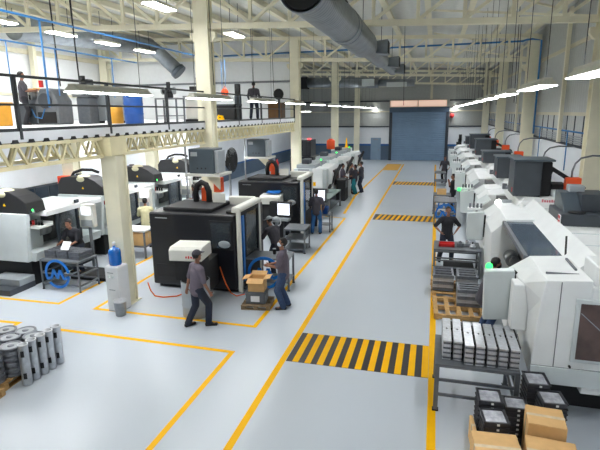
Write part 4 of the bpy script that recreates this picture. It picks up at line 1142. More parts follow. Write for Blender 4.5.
# ------------------------------------------------------------------ black machines left of the aisle
def black_machine(y0, label, vis=True):
    t = thing('machining_centre', label, 'machine', (-7.4, y0, 0), 0, 'black machines left of the aisle')
    MB().box(0.1, 0.15, 0, 2.5, 2.1, 0.12).build('plinth', 'matblack', t)
    MB().box(0, 0, 0.1, 2.5, 2.2, 2.14).build('body', 'black', t, 0.05)
    MB().box(1.7, 1.5, 2.1, 2.5, 1.64, 2.38).build('rear_hood', 'warmwhite', t, 0.03)
    wn = MB().box(1.78, -0.03, 1.2, 2.42, 0.02, 1.98).build('end_window', 'matblack', t, 0.01)
    MB().box(1.84, -0.035, 1.26, 2.36, -0.028, 1.92).build('window_pane', 'glass', wn)
    MB().ball((2.2, -0.035, 1.36), 0.17, (1.0, 0.2, 0.6), 14, 10).build('spindle_cover', 'grey', wn, label='pale rounded housing in the end window')
    MB().box(0.15, -0.04, 0.35, 1.0, 0.0, 0.7).build('vent_panel', 'matblack', t, 0.01)
    MB().box(0.2, -0.02, 1.98, 0.55, -0.002, 2.0).build('maker_badge', 'grey', t, label='small grey lettering strip')
    for a in (0.0, 1.5): MB().box(2.53, a, 0.04, 2.65, a + 0.1, 2.3).build('frame_post', 'warmwhite', t, 0.03)
    MB().prism([(2.4, 2.2), (2.43, 2.36), (2.63, 2.36), (2.67, 2.3), (2.67, 2.22)], 'y', -0.02, 1.62).build('frame_hood', 'warmwhite', t, 0.04)
    dr = MB().box(2.56, 0.14, 0.25, 2.62, 1.5, 0.9).box(2.56, 0.14, 2.1, 2.62, 1.5, 2.22).box(2.56, 0.42, 0.9, 2.62, 0.52, 2.1).box(2.56, 1.4, 0.9, 2.62, 1.5, 2.1).build('front_door', 'matblack', t, 0.01)
    MB().box(2.58, 0.52, 0.9, 2.59, 1.4, 2.1).build('door_glass', 'glass', dr)
    MB().box(2.58, 0.2, 0.3, 2.64, 0.32, 2.1).build('door_edge', 'blue', t, label='bright blue strip beside the door')
    MB().box(2.5, 0.3, 0.9, 2.57, 1.45, 2.12).build('chamber', 'paleinside', t)
    # roof fittings
    MB().box(0.3, 0.25, 2.14, 1.75, 1.5, 2.24).build('roof_slab', 'matblack', t, 0.02)
    MB().tube([(0.82 + 0.0, 1.25, 2.2), (0.80, 1.25, 2.5), (0.86, 1.25, 2.7), (1.0, 1.25, 2.8), (1.14, 1.25, 2.74), (1.22, 1.25, 2.55), (1.22, 1.25, 2.2)], 0.085, 10).build('cable_chain', 'rubber', t)
    MB().box(1.35, 1.2, 2.14, 1.72, 1.26, 2.5).build('roof_plate', 'warmwhite', t)
    MB().box(0.92, 1.35, 2.14, 1.12, 1.6, 2.62).build('valve_block', 'orange', t, 0.02)
    MB().box(1.25, 1.4, 2.14, 1.4, 1.6, 2.3).build('junction_box', 'amber', t, 0.01)
    MB().cyl((2.25, 0.3, 2.14), (2.25, 0.3, 2.2), 0.1, n=18).build('roof_cap', 'matblack', t)
    return t
black_machine(11.6, 'black machining centre with white front frame, nearest left of the aisle')
black_machine(18.0, 'black machining centre with white front frame, second down the left of the aisle')

def press_box(x, y, label, printed, drum=True):
    """white hooded chip unit on a round grey drum"""
    t = thing('chip_conveyor', label, 'chip conveyor', (x, y, 0), R(7), 'white hooded units')
    MB().prism([(0.0, 1.4), (0.0, 1.66), (0.1, 1.72), (0.72, 1.72), (0.76, 1.4)], 'x', 0.0, 0.78).build('hood', 'warmwhite', t, 0.02)
    MB().box(0.1, 0.08, 0.9, 0.72, 0.72, 1.42).build('chute', 'matblack', t, 0.01)
    MB().box(0.2, 0.72, 0.3, 0.6, 1.75 if printed else 0.85, 1.1).build('conveyor_leg', 'matblack', t)
    if printed:
        b = MB()
        for k in range(4): b.rbox((0.42 + k * 0.06, -0.004, 1.5), (0.035, 0.01, 0.06 if k % 2 else 0.045))
        b.build('red_lettering', 'red', t, label='small red lettering')
    else:
        MB().box(0.2, 0.25, 1.78, 0.7, 0.75, 1.81).build('lid_mat', 'blue', t, label='blue mat on the lid')
    if not printed: MB().box(0.3, 0.3, 0, 0.6, 0.7, 0.9).build('pedestal', 'matblack', t)
    return t
press_box(-5.8, 9.78, 'white hooded chip conveyor end over the grey drum by the nearer black machine', True)
press_box(-6.2, 17.1, 'white hooded chip conveyor end with blue mat by the farther black machine', False)
t = thing('steel_drum', 'round grey drum on the floor under the white hood', 'drum', (-5.33, 10.1, 0))
MB().lathe([(0.3, 0), (0.335, 0.02), (0.335, 0.27), (0.345, 0.29), (0.335, 0.31), (0.335, 0.58), (0.345, 0.6), (0.335, 0.62), (0.335, 0.86), (0.345, 0.88)], n=28).build('drum_shell', 'grey', t)
MB().lathe([(0.3, 0.88), (0.32, 0.89)], n=28).build('rim', 'matblack', t)

# grey cabinets on platforms around the tall columns
for x, y, lb, z in ((-7.55, 14.35, 'grey filter cabinet on a white platform by the tall mezzanine column', 2.85), (-8.25, 21.3, 'grey filter cabinet on poles behind the farther black machine', 2.78)):
    t = thing('filter_cabinet', lb, 'cabinet', (x, y, 0), 0, 'grey filter cabinets')
    MB().box(0, 0, z, 0.85, 0.75, z + 0.78).build('cabinet_body', 'slate', t, 0.02)
    MB().box(0.08, -0.012, z + 0.55, 0.3, 0, z + 0.68).build('front_label', 'grey', t)
    for k in range(3): MB().cyl((0.3 + k * 0.14, -0.02, z + 0.17), (0.3 + k * 0.14, 0, z + 0.17), 0.025, n=10).build('knob', 'matblack', t)
    MB().box(0.85, 0.1, z + 0.02, 0.98, 0.65, z + 0.72).build('side_duct', 'grey', t, 0.02)
    MB().box(-0.12, -0.08, z - 0.08, 1.1, 0.85, z).build('platform', 'warmwhite', t)
    MB().cyl((-0.1, 0.0, 0), (-0.1, 0.0, z + 1.0), 0.03, n=10).build('pole', 'steel', t)
    MB().cyl((1.06, 0.75, 0), (1.06, 0.75, z - 0.08), 0.03, n=10).build('pole', 'steel', t)
    MB().prism([(0.4, z - 0.08), (0.9, z - 0.08), (0.9, z - 0.55)], 'y', 0.3, 0.36).build('gusset', 'cream', t)
for x, y, z, lb in ((-7.2, 15.45, 2.1, 'orange switch box on the tall column by the black machine'), (-7.52, 22.05, 2.05, 'orange switch box under the farther grey filter cabinet')):
    t = thing('switch_box', lb, 'switch box', (x, y, z))
    MB().box(0, -0.1, 0, 0.3, 0.1, 0.5).build('box_body', 'orange', t, 0.015)
    MB().box(0.08, -0.115, 0.3, 0.16, -0.1, 0.4).build('switch', 'matblack', t)
t = thing('fire_extinguisher', 'red fire extinguisher hung under the farther grey filter cabinet', 'fire extinguisher', (-7.08, 22.1, 2.1))
MB().lathe([(0.06, 0), (0.075, 0.02), (0.075, 0.38), (0.03, 0.45), (0.03, 0.5)], n=16).build('cylinder_body', 'red', t)
MB().rbox((0.02, 0, 0.53), (0.14, 0.03, 0.04)).build('valve', 'matblack', t)

t = thing('pedestal_fan', 'tall black pedestal fan between the two black machines', 'fan', (-6.78, 15.85, 0), R(-5))
MB().cyl((0, 0, 0), (0, 0, 0.04), 0.26, n=20).build('base', 'matblack', t)
MB().cyl((0, 0, 0.04), (0, 0, 3.0), 0.025, n=10).build('pole', 'tube', t)
fh = MB()
for k in range(9):
    rr = 0.06 + 0.045 * k
    pts = [(0.10 - 0.05 * rr, math.cos(a * PI / 12) * rr, math.sin(a * PI / 12) * rr + 3.15) for a in range(24)]
    pts2 = [(p[0] + 0.0, p[1], p[2]) for p in pts]
    fh.tube(pts2, 0.011, 5, True)
for a in range(32):
    q = a * PI / 16
    fh.bar((0.1, 0, 3.15), (0.08, math.cos(q) * 0.42 * 1.0, 3.15 + math.sin(q) * 0.42), 0.012)
cage = fh.build('cage', 'matblack', t)
MB().lathe([(0.02, -0.1), (0.09, -0.09), (0.1, 0.0), (0.05, 0.06)], (0, 0, 3.15), 14, 'x').build('motor', 'matblack', t)
for k in range(4):
    q = k * PI / 2 + 0.4
    c, s_ = math.cos(q), math.sin(q)
    MB().add([(0.03, 0.0, 3.15), (0.07, (c * 0.38 - s_ * 0.14) * 1.0, 3.15 + s_ * 0.38 + c * 0.14), (0.03, c * 0.4 * 1.0, 3.15 + s_ * 0.4), (0.0, (c * 0.3 + s_ * 0.14) * 1.0, 3.15 + s_ * 0.3 - c * 0.14),
              (0.02, 0.0, 3.15), (0.06, (c * 0.38 - s_ * 0.14) * 1.0, 3.15 + s_ * 0.38 + c * 0.14), (0.02, c * 0.4 * 1.0, 3.15 + s_ * 0.4), (-0.01, (c * 0.3 + s_ * 0.14) * 1.0, 3.15 + s_ * 0.3 - c * 0.14)],
             [(0, 1, 2, 3), (7, 6, 5, 4), (0, 4, 5, 1), (1, 5, 6, 2), (2, 6, 7, 3), (3, 7, 4, 0)]).build('blade', 'rubber', t)

# table with the big blue emblem, crate and open box
t = table('work_table', 'steel table with big blue ring emblem by the nearer black machine', -4.9, 12.0, -3.6, 12.75, 0.9, (0.25,), rz=R(5))
emblem(t, (0.62, -0.02, 0.5), 0.46)
t = thing('cup', 'small black cup standing on the steel table with the big emblem', 'cup', (-4.15, 12.55, 0.9))
MB().lathe([(0.04, 0), (0.05, 0.14), (0.045, 0.14), (0.036, 0.01)], n=16).build('cup_body', 'matblack', t)
MB().lathe([(0.047, 0.14), (0.048, 0.155)], n=16).build('lid', 'grey', t)
pallet('small dark wooden pallet under the grey crate and open carton', (-4.1, 11.0, 0), 0.72, 0.7, 'woodgrey', 5, R(8), 0.11)
t = thing('plastic_crate', 'grey crate with a white label on the small pallet', 'crate', (-4.12, 11.0, 0.11), R(8))
MB().box(-0.24, -0.2, 0, 0.24, 0.2, 0.02).box(-0.24, -0.2, 0, -0.22, 0.2, 0.3).box(0.22, -0.2, 0, 0.24, 0.2, 0.3).box(-0.24, -0.2, 0, 0.24, -0.18, 0.3).box(-0.24, 0.18, 0, 0.24, 0.2, 0.3).box(-0.23, -0.19, 0.27, 0.23, 0.19, 0.29).build('crate_shell', 'tube', t)
MB().box(-0.26, -0.22, 0.24, 0.26, 0.22, 0.27).build('rim', 'tube', t)
MB().box(-0.12, -0.206, 0.05, 0.1, -0.2, 0.2).build('crate_label', 'paper', t, label='white paper label')
carton('open_carton', 'open cardboard box with spread flaps on the grey crate', (-4.1, 11.0, 0.41), (0.4, 0.34, 0.34), R(6), None, True)

# lathes of the far-left row
M['creamplastic'] = mat('cream_plastic', (196, 192, 160), 0.6)
def left_lathe(y0, label, hosed=False):
    t = thing('turning_lathe', label, 'machine', (-12.0, y0, 0), 0, 'left row of grey lathes')
    MB().box(-0.1, 0.2, 0, 1.2, 2.9, 0.72).build('plinth', 'matblack', t)
    MB().loft([P3(0, [(-0.3, 0.74), (1.3, 0.74), (1.42, 2.1), (-0.3, 2.1)]), P3(0.14, [(-0.3, 0.74), (1.3, 0.74), (1.42, 2.1), (-0.3, 2.1)])]).build('end_cover', 'palegrey', t, 0.02)
    MB().box(-0.3, 0.14, 0.74, 0.75, 2.95, 2.08).build('body', 'palegrey', t, 0.02)
    MB().prism([(0.75, 0.74), (1.42, 0.74), (1.5, 1.0), (0.75, 1.0)], 'y', 0.14, 2.95).build('front_sill', 'palegrey', t)
    MB().box(0.7, 0.95, 1.0, 0.78, 2.4, 2.0).build('chamber_wall', 'inside', t)
    MB().box(0.75, 0.14, 1.0, 1.05, 0.9, 1.95).build('side_panel', 'palegrey', t, 0.01)
    MB().box(0.75, 0.55, 1.95, 1.6, 2.95, 2.1).build('roof_cover', 'white', t, 0.02)
    # black rear cover with a stepped outline, cream fan bump and yellow triangle
    MB().prism([(-0.3, 2.1), (-0.3, 2.45), (-0.15, 2.66), (0.1, 2.7), (0.85, 2.7), (1.15, 2.58), (1.4, 2.4), (1.46, 2.1)], 'y', 0.06, 0.7).build('top_cover', 'matblack', t, 0.02)
    MB().ball((0.62, 0.25, 2.62), 0.27, (1.0, 0.9, 0.55), 16, 10).build('fan_bump', M['creamplastic'], t)
    MB().prism([(0.65, 2.3), (0.73, 2.3), (0.69, 2.37)], 'y', 0.05, 0.062).build('warning_triangle', 'yellow', t, label='yellow warning triangle')
    if hosed: MB().tube([(-0.1, 0.5, 2.6), (0.0, 0.55, 2.78), (0.3, 0.6, 2.88), (0.7, 0.6, 2.88), (0.95, 0.6, 2.8)], 0.05).build('hose', 'rubber', t)
    sh = MB().box(0.8, 0.2, 1.66, 1.6, 0.75, 1.72).box(0.8, 0.73, 1.72, 1.6, 0.75, 1.78).build('tool_shelf', 'white', t)
    for k in range(5):
        MB().cyl((1.1 + k * 0.1, 0.45, 1.72), (1.1 + k * 0.1, 0.45, 1.82 + 0.03 * (k % 3)), 0.035, n=8).build('tool', 'red' if k == 1 else 'matblack', sh)
    MB().cyl((1.0, 0.8, 1.45), (1.0, 1.15, 1.45), 0.16, n=20).build('chuck', 'steel', t)
    dr = MB()
    for a in ((1.45, 1.0, 0.95, 1.52, 1.1, 2.08), (1.45, 1.85, 0.95, 1.52, 2.0, 2.2), (1.45, 1.0, 1.95, 1.52, 2.0, 2.1), (1.45, 1.0, 0.95, 1.52, 2.0, 1.08)): dr.box(*a)
    dr = dr.build('sliding_door', 'frame', t, 0.01)
    MB().box(1.475, 1.1, 1.08, 1.485, 1.85, 1.95).build('door_glass', 'glass', dr)
    cp = MB().rbox((1.68, 2.05, 1.68), (0.6, 0.2, 0.72), (0, 0, R(8))).build('control_panel', 'warmwhite', t, 0.03)
    MB().rbox((1.76, 1.945, 1.84), (0.3, 0.012, 0.24), (0, 0, R(8))).build('panel_screen', 'screen', cp)
    MB().rbox((1.76, 1.94, 1.46), (0.36, 0.02, 0.2), (0, 0, R(8))).build('keypad', 'grey', cp)
    for k in range(4): MB().cyl((1.5, 1.92, 1.9 - k * 0.12), (1.5, 1.99, 1.9 - k * 0.12), 0.03, n=8).build('button', ('red', 'matblack', 'yellow', 'matblack')[k], cp)
    MB().cyl((1.7, 2.15, 0), (1.7, 2.15, 1.4), 0.05, n=10).build('panel_post', 'tube', t)
    MB().box(1.38, 0.2, 2.1, 1.46, 0.28, 2.16).build('lamp_base', 'grey', t)
    MB().ball((1.42, 0.24, 2.18), 0.04).build('status_lamp', 'led', t, label='glowing green lamp')
    return t
for k, lb in enumerate(('grey lathe at the left edge of the photo, behind the loaded rack', 'grey lathe second from the camera, partly behind the water dispenser column', 'grey lathe third from the camera, beside the yellow-shirted worker',
                        'grey lathe fourth from the camera, behind the nearer black machine')):
    left_lathe(10.7 + 3.2 * k, lb, k % 2 == 1)
for k, y in enumerate((14.6, 17.9, 21.3)):
    t = thing('coolant_bucket', 'blue plastic tank standing high behind the left lathes, ' + ORD[k] + ' from the camera', 'tank', (-12.35, y + 0.5, 2.1 - 0.0), 0, 'blue tanks on the left lathes')
    MB().lathe([(0.16, -0.02), (0.2, 0.0), (0.2, 0.5), (0.17, 0.52)], n=16).build('tank_shell', 'drum', t)
    MB().lathe([(0.1, 0.52), (0.1, 0.56)], n=12).build('lid', 'matblack', t)
t = thing('hose_cabinet', 'orange-red wall box beside the column behind the left lathes', 'cabinet', (-13.15, 15.47, 1.9))
MB().box(-0.3, -0.2, 0, 0.22, 0.1, 0.62).build('box_body', 'orange', t, 0.02)
MB().box(-0.24, -0.215, 0.06, 0.16, -0.2, 0.56).build('box_door', 'red', t)
# step blocks by the left lathe
t = thing('step_platform', 'dark two-step platform on the floor at the near left lathe', 'step', (-11.75, 10.0, 0))
MB().box(0, 0, 0, 1.0, 0.9, 0.16).build('lower_step', 'darkgrey', t, 0.01)
MB().box(0.0, 0.35, 0.16, 1.0, 0.9, 0.34).build('upper_step', 'grey', t, 0.01)
t = thing('floor_mat', 'black rubber platform under the person by the loaded rack', 'mat', (-10.2, 11.65, 0))
MB().box(0, 0, 0, 1.3, 0.2, 0.1).box(0, 0.2, 0, 1.3, 0.9, 0.1).build('mat_slab', 'rubber', t, 0.01)
# rack with emblem
t = table('loaded_rack', 'steel rack with a blue ring emblem and grey trays of parts on top', -10.35, 10.72, -9.08, 11.5, 0.86, (0.5, 0.2), rz=R(-2), cat='rack', legw=0.035, deck=False)
emblem(t, (0.6, -0.03, 0.5), 0.41)
for k in range(3):
    for j in range(2):
        o = thing('parts_tray', 'grey slotted tray of parts on the rack, ' + ('left', 'middle', 'right')[k] + ' pile, ' + ('lower', 'upper')[j], 'tray', (-10.12 + k * 0.4, 11.15 - 0.014 * k, 0.86 + j * 0.11), R(-2), 'trays of parts on the rack')
        b = MB().box(-0.18, -0.26, 0, 0.18, 0.26, 0.02)
        for q in range(5): b.box(-0.18 + q * 0.08, -0.26, 0.02, -0.14 + q * 0.08, 0.26, 0.09)
        for q in range(4): b.box(-0.18, -0.26 + q * 0.16, 0.02, 0.18, -0.22 + q * 0.16, 0.1)
        b.build('tray_shell', 'alu_dark', o)
        MB().box(-0.15, -0.22, 0.02, 0.15, 0.22, 0.07).build('parts_layer', 'matblack', o)
o = MB().rbox((0, 0, 0.13), (0.26, 0.006, 0.24), (R(-35), 0, 0)).build('paper_sheet', 'paper')
o.location = (-9.62, 10.95, 1.1)
tag(o, 'white paper sheet propped on the rack of grey trays', 'paper')
# water dispenser with bottle
t = thing('water_dispenser', 'white floor water dispenser with blue bottle by the short column', 'water dispenser', (-7.36, 9.95, 0), R(-6))
MB().box(-0.2, -0.18, 0.02, 0.2, 0.2, 1.15).build('cabinet_body', mat('white_plastic', (238, 240, 242), 0.35, 0, 0.02), t, 0.03)
MB().box(-0.17, -0.19, 0, 0.17, 0.19, 0.03).build('plinth', 'grey', t)
MB().box(-0.12, -0.185, 0.98, 0.06, -0.18, 1.0).box(-0.1, -0.185, 0.55, 0.08, -0.18, 0.57).build('front_trim', 'grey', t)
for x in (-0.06, 0.06): MB().rbox((x, -0.2, 0.9), (0.03, 0.05, 0.05)).build('tap', 'palegrey', t)
bt = MB().lathe([(0.06, 1.13), (0.14, 1.16), (0.15, 1.2), (0.145, 1.28), (0.15, 1.31), (0.145, 1.39), (0.15, 1.46), (0.14, 1.53), (0.08, 1.58), (0.035, 1.6), (0.035, 1.66)], n=24).build('water_bottle', 'waterblue', t)
MB().cyl((0, 0, 1.64), (0, 0, 1.72), 0.04, n=14).build('bottle_cap', 'paper', bt)
t = thing('waste_bin', 'small metal waste bin before the water dispenser', 'bin', (-7.1, 9.62, 0))
MB().lathe([(0.11, 0), (0.12, 0.01), (0.15, 0.36), (0.157, 0.37), (0.145, 0.37), (0.115, 0.03)], n=24).build('bin_shell', 'steel', t)
MB().lathe([(0.155, 0.35), (0.16, 0.36), (0.155, 0.375)], n=24).build('rim', 'alu', t)
o = MB().tube([(-7.2, 11.0, 0.35), (-7.1, 10.95, 0.15), (-6.95, 10.9, 0.03), (-6.7, 10.9, 0.015), (-6.4, 11.05, 0.015), (-6.1, 11.3, 0.1), (-6.0, 11.55, 0.25)], 0.017).build('air_hose', 'hose')
tag(o, 'orange hose curling on the floor from the column to the black machine', 'hose')
o = MB().tube([(-5.35, 11.55, 0.75), (-5.25, 11.5, 0.5), (-5.15, 11.45, 0.3), (-5.0, 11.4, 0.1), (-4.85, 11.42, 0.02), (-4.7, 11.6, 0.015), (-4.6, 11.8, 0.1), (-4.62, 11.9, 0.5)], 0.017).build('air_hose', 'hose')
tag(o, 'orange hose hanging from the black machine to the emblem table', 'hose')
carton('cardboard_box', 'cardboard box on the lower shelf of the white-topped table', (-9.5, 14.35, 0.4), (0.55, 0.5, 0.4), R(3))
t = table('work_table', 'white-topped table with a cardboard box beneath, near the yellow-shirted worker', -10.15, 14.0, -9.15, 14.75, 0.95, (0.4,), 'white')

# desks and screens at the black machines
t = table('tool_cart', 'grey three-shelf steel cart before the farther black machine', -4.85, 15.7, -4.1, 16.6, 0.85, (0.5, 0.15), rz=R(3), cat='cart')
t = thing('machine_screen', 'black control console with lit white screen between the two black machines', 'screen', (-5.35, 16.9, 0), R(-4))
MB().box(-0.1, 0.05, 0, 0.1, 0.25, 1.0).build('stand', 'matblack', t)
MB().box(-0.4, 0, 1.0, 0.42, 0.2, 1.55).build('console', 'matblack', t, 0.02)
MB().box(-0.08, -0.012, 1.08, 0.38, 0, 1.5).build('screen_panel', 'screen', t)
MB().box(-0.4, -0.25, 0.9, 0.42, 0.05, 0.98).build('keyboard_shelf', 'grey', t, 0.01)
t = thing('round_gauge_wheel', 'round chrome handwheel on the console by the capped worker', 'handwheel', (-5.3, 16.3, 0))
MB().tube([(math.cos(a * PI / 10) * 0.17, 0, 0.95 + math.sin(a * PI / 10) * 0.17) for a in range(20)], 0.022, 8, True).build('rim', 'alu', t)
MB().bar((-0.17, 0, 0.95), (0.17, 0, 0.95), 0.025).build('spoke', 'alu', t)
MB().box(-0.05, 0.03, 0, 0.05, 0.13, 0.95).build('stand', 'tube', t)
t = thing('machine_screen', 'lit white screen on a stand before the person in bright blue jeans', 'screen', (-4.75, 19.9, 0), R(-3))
MB().box(-0.08, 0, 0, 0.08, 0.16, 1.1).build('stand', 'matblack', t)
MB().box(-0.48, 0, 1.05, 0.48, 0.12, 1.62).build('console', 'matblack', t, 0.02)
MB().box(0.0, -0.012, 1.12, 0.44, 0, 1.56).build('screen_panel', 'screen', t)
t = thing('bucket', 'blue bucket on the cart beside the person in bright blue jeans', 'bucket', (-4.15, 19.2, 0.72))
MB().lathe([(0.11, 0), (0.15, 0.3), (0.155, 0.31), (0.14, 0.31), (0.1, 0.02)], n=18).build('bucket_shell', 'drum', t)
MB().tube([(math.cos(a * PI / 8) * 0.15, 0, 0.31 + math.sin(a * PI / 8) * 0.1) for a in range(9)], 0.006).build('handle', 'steel', t)
t = table('tool_cart', 'small steel cart holding the blue bucket beyond the dark table', -4.4, 19.0, -3.9, 19.5, 0.72, (0.3,), cat='cart')
carton('cardboard_box', 'brown cardboard box on the floor by the worker in bright jeans', (-5.0, 21.5, 0), (0.4, 0.4, 0.9))

# pale machines farther down the left
def pale_machine(x, y, label, L=3.2):
    t = thing('machining_centre', label, 'machine', (x, y, 0), 0, 'pale machines farther down the left')
    MB().box(0.05, 0.1, 0, 1.7, L - 0.1, 0.3).build('plinth', 'matblack', t)
    MB().box(0, 0, 0.3, 1.75, L, 1.85).build('body', 'palegrey', t, 0.03)
    MB().prism([(0.9, 1.87), (1.75, 1.87), (1.95, 1.55), (1.95, 0.8), (1.75, 0.6), (0.9, 0.6)], 'y', 0.5, L - 0.3).build('front_cover', 'white', t)
    MB().box(0.1, 0.2, 1.85, 1.1, L - 0.4, 2.05).build('roof_box', 'grey', t, 0.02)
    MB().box(0.3, 0.5, 2.05, 0.7, 1.2, 2.3).build('roof_motor', 'darkgrey', t, 0.02)
    dr = MB().box(0.25, -0.06, 0.65, 0.85, 0.0, 1.85).build('end_door', 'grey', t, 0.01)
    MB().box(0.3, -0.07, 1.1, 0.42, -0.06, 1.3).build('door_sticker', 'yellow', dr, label='yellow sticker')
    d2 = MB().box(1.05, -0.2, 0.7, 1.6, -0.1, 1.9).build('swing_panel', 'white', t, 0.02)
    MB().box(1.1, -0.215, 1.0, 1.24, -0.2, 1.2).build('panel_sticker', 'yellow', d2, label='yellow sticker')
    MB().box(1.9, 1.0, 0.9, 1.97, L - 0.8, 1.7).build('door_window', 'brownglass', t)
    MB().bar((1.75, 0.2, 0.6), (2.25, 1.4, 1.95), 0.12).build('slant_arm', 'matblack', t)
    MB().box(1.3, 0.5, 1.95, 1.4, 0.6, 2.26).build('lamp_post', 'grey', t)
    MB().ball((1.35, 0.55, 2.29), 0.045).build('status_lamp', 'led', t, label='glowing green lamp')
    return t
pale_machine(-7.1, 25.0, 'pale grey machine with yellow stickers beyond the black machines')
pale_machine(-7.2, 29.8, 'white machine behind the group of workers in the far aisle')
pale_machine(-7.2, 34.6, 'white machine farthest down the left of the aisle')
t = table('work_bench', 'long dark bench with a green-grey top left of the far yellow line', -5.6, 21.95, -4.55, 24.9, 0.85, (0.3,), mat('green_grey_mat', (110, 128, 122), 0.6), cat='bench', legw=0.08)
t = thing('machine_vice', 'grey vice block on the long dark bench', 'vice', (-5.1, 23.6, 0.85))
MB().box(-0.15, -0.1, 0, 0.15, 0.1, 0.08).box(-0.15, -0.1, 0.08, -0.05, 0.1, 0.2).box(0.04, -0.1, 0.08, 0.15, 0.1, 0.2).build('vice_body', 'tube', t, 0.01)
MB().cyl((0, 0, 0.05), (0.35, 0, 0.05), 0.02, n=8).build('screw_handle', 'steel', t)
t = thing('console_cabinet', 'black control console at the far end of the long dark bench', 'console', (-4.82, 26.7, 0), R(90))
MB().box(-0.5, -0.25, 0, 0.5, 0.25, 1.15).build('cabinet_body', 'matblack', t, 0.02)
MB().box(-0.45, -0.27, 0.7, 0.2, -0.25, 1.05).build('screen_panel', 'darkgrey', t)
t = thing('steel_drum', 'grey bin on the floor beside the workers in the far aisle', 'drum', (-4.8, 27.75, 0))
MB().lathe([(0.28, 0), (0.3, 0.02), (0.3, 0.95), (0.31, 0.97)], n=22).build('drum_shell', 'grey', t)
MB().lathe([(0.25, 0.97), (0.27, 0.98)], n=22).build('rim', 'matblack', t)
t = thing('press_machine', 'tall black machine with a red lamp farther down the left', 'machine', (-9.2, 31.5, 0))
MB().box(0, 0, 0, 1.6, 1.8, 1.9).build('body', 'black', t, 0.04)
MB().box(0.1, 0.1, 1.9, 1.4, 1.6, 3.0).build('column_head', 'black', t, 0.04)
for k in range(4): MB().box(0.2 + k * 0.3, 0.06, 2.0, 0.3 + k * 0.3, 0.1, 2.9).build('guide', 'matblack', t)
MB().box(1.2, 0.08, 3.0, 1.4, 0.2, 3.1).build('status_lamp', 'ledred', t, label='glowing red lamp')
t = thing('traffic_drum', 'orange drum standing high behind the far pale machines', 'drum', (-6.75, 33.0, 2.32 - 0.32))
MB().lathe([(0.26, 0.32), (0.28, 0.34), (0.28, 0.86), (0.2, 0.95)], n=20).build('drum_shell', 'orange', t)
MB().lathe([(0.12, 0.95), (0.12, 1.0)], n=12).build('lid', 'red', t)
t = thing('notice_board', 'white board with a yellow cone on top before the far wall', 'board', (-6.75, 36.6 + 2.6, 0))
MB().box(-0.45, -0.04, 0.9, 0.45, 0.04, 2.0).build('board', 'paper', t, 0.01)
for x in (-0.4, 0.4): MB().box(x - 0.03, -0.03, 0, x + 0.03, 0.03, 0.9).build('leg', 'tube', t)
MB().lathe([(0.2, 2.0), (0.2, 2.03), (0.12, 2.05), (0.03, 2.75)], n=16).build('cone', 'yellow', t, label='yellow cone')

# pallets of round housings, bottom left
pallet('wooden pallet under the round grey housings in the bottom left corner', (-7.65, 6.75, 0), 1.25, 1.1, 'wood', 6, R(95))
pallet('wooden pallet end at the left frame edge before the round housings', (-7.45, 5.45, 0), 1.2, 1.1, 'wood', 6, R(95))
hm_ = MB().lathe([(0.15, 0.0), (0.19, 0.005), (0.19, 0.04), (0.15, 0.047), (0.15, 0.078), (0.192, 0.085), (0.192, 0.12), (0.165, 0.125), (0.15, 0.11), (0.06, 0.105), (0.055, 0.125), (0.02, 0.125)], n=28)
hm_.box(0.16, -0.03, 0.04, 0.2, 0.03, 0.09).box(-0.2, -0.03, 0.04, -0.16, 0.03, 0.09)
h0 = None
for q, (x, y, n, lb) in enumerate(((-7.2, 6.55, 5, 'front right pile'), (-7.52, 6.85, 5, 'middle pile'), (-7.45, 7.16, 5, 'back pile'), (-7.13, 7.0, 5, 'pile behind the upright tubes'), (-7.3, 6.2, 4, 'lower front pile'), (-7.62, 6.45, 4, 'left pile'), (-7.35, 5.75, 4, 'pile at the frame edge'), (-7.85, 7.1, 5, 'farthest left pile'))):
    for k in range(n):
        lc = (x + (rng.random() - 0.5) * 0.012, y + (rng.random() - 0.5) * 0.012, 0.14 + k * 0.105)
        l2 = 'round grey housing, ' + ('bottom' if k == 0 else 'topmost' if k == n - 1 else ORD[k] + ' up') + ' in the ' + lb + ' on the left pallets'
        if h0 is None:
            h0 = thing('round_housing', l2, 'casting', lc, 0, 'round housings on the left pallets')
            hm_.build('housing_body', 'alu_dark', h0)
            MB().lathe([(0.06, 0.106), (0.145, 0.11)], n=24).build('machined_face', 'grey', h0)
            KH = kidmap(h0)
        else:
            copy_tree(h0, KH, lc, rng.random() * 6.28, l2)
tm = MB().lathe([(0.075, 0), (0.085, 0.01), (0.085, 0.74), (0.092, 0.75), (0.092, 0.78), (0.07, 0.78), (0.07, 0.6)], n=22)
t0 = None
for k in range(5):
    lb = 'upright silver tube with dark slots, ' + ('nearest the camera', 'second', 'third', 'fourth', 'farthest')[k] + ' of five beside the left pallet'
    lc = (-6.86 - 0.01 * (k % 2), 6.48 + k * 0.2, 0)
    if t0 is None:
        t0 = thing('slotted_tube', lb, 'casting', lc, R(10), 'upright silver tubes by the left pallet')
        tm.build('tube_body', 'alu', t0)
        for z in (0.2, 0.62): MB().rbox((0.03, -0.079, z), (0.055, 0.02, 0.11), (0, 0, R(22))).build('slot', 'matblack', t0)
        K0 = kidmap(t0)
    else: copy_tree(t0, K0, lc, R(10), lb)

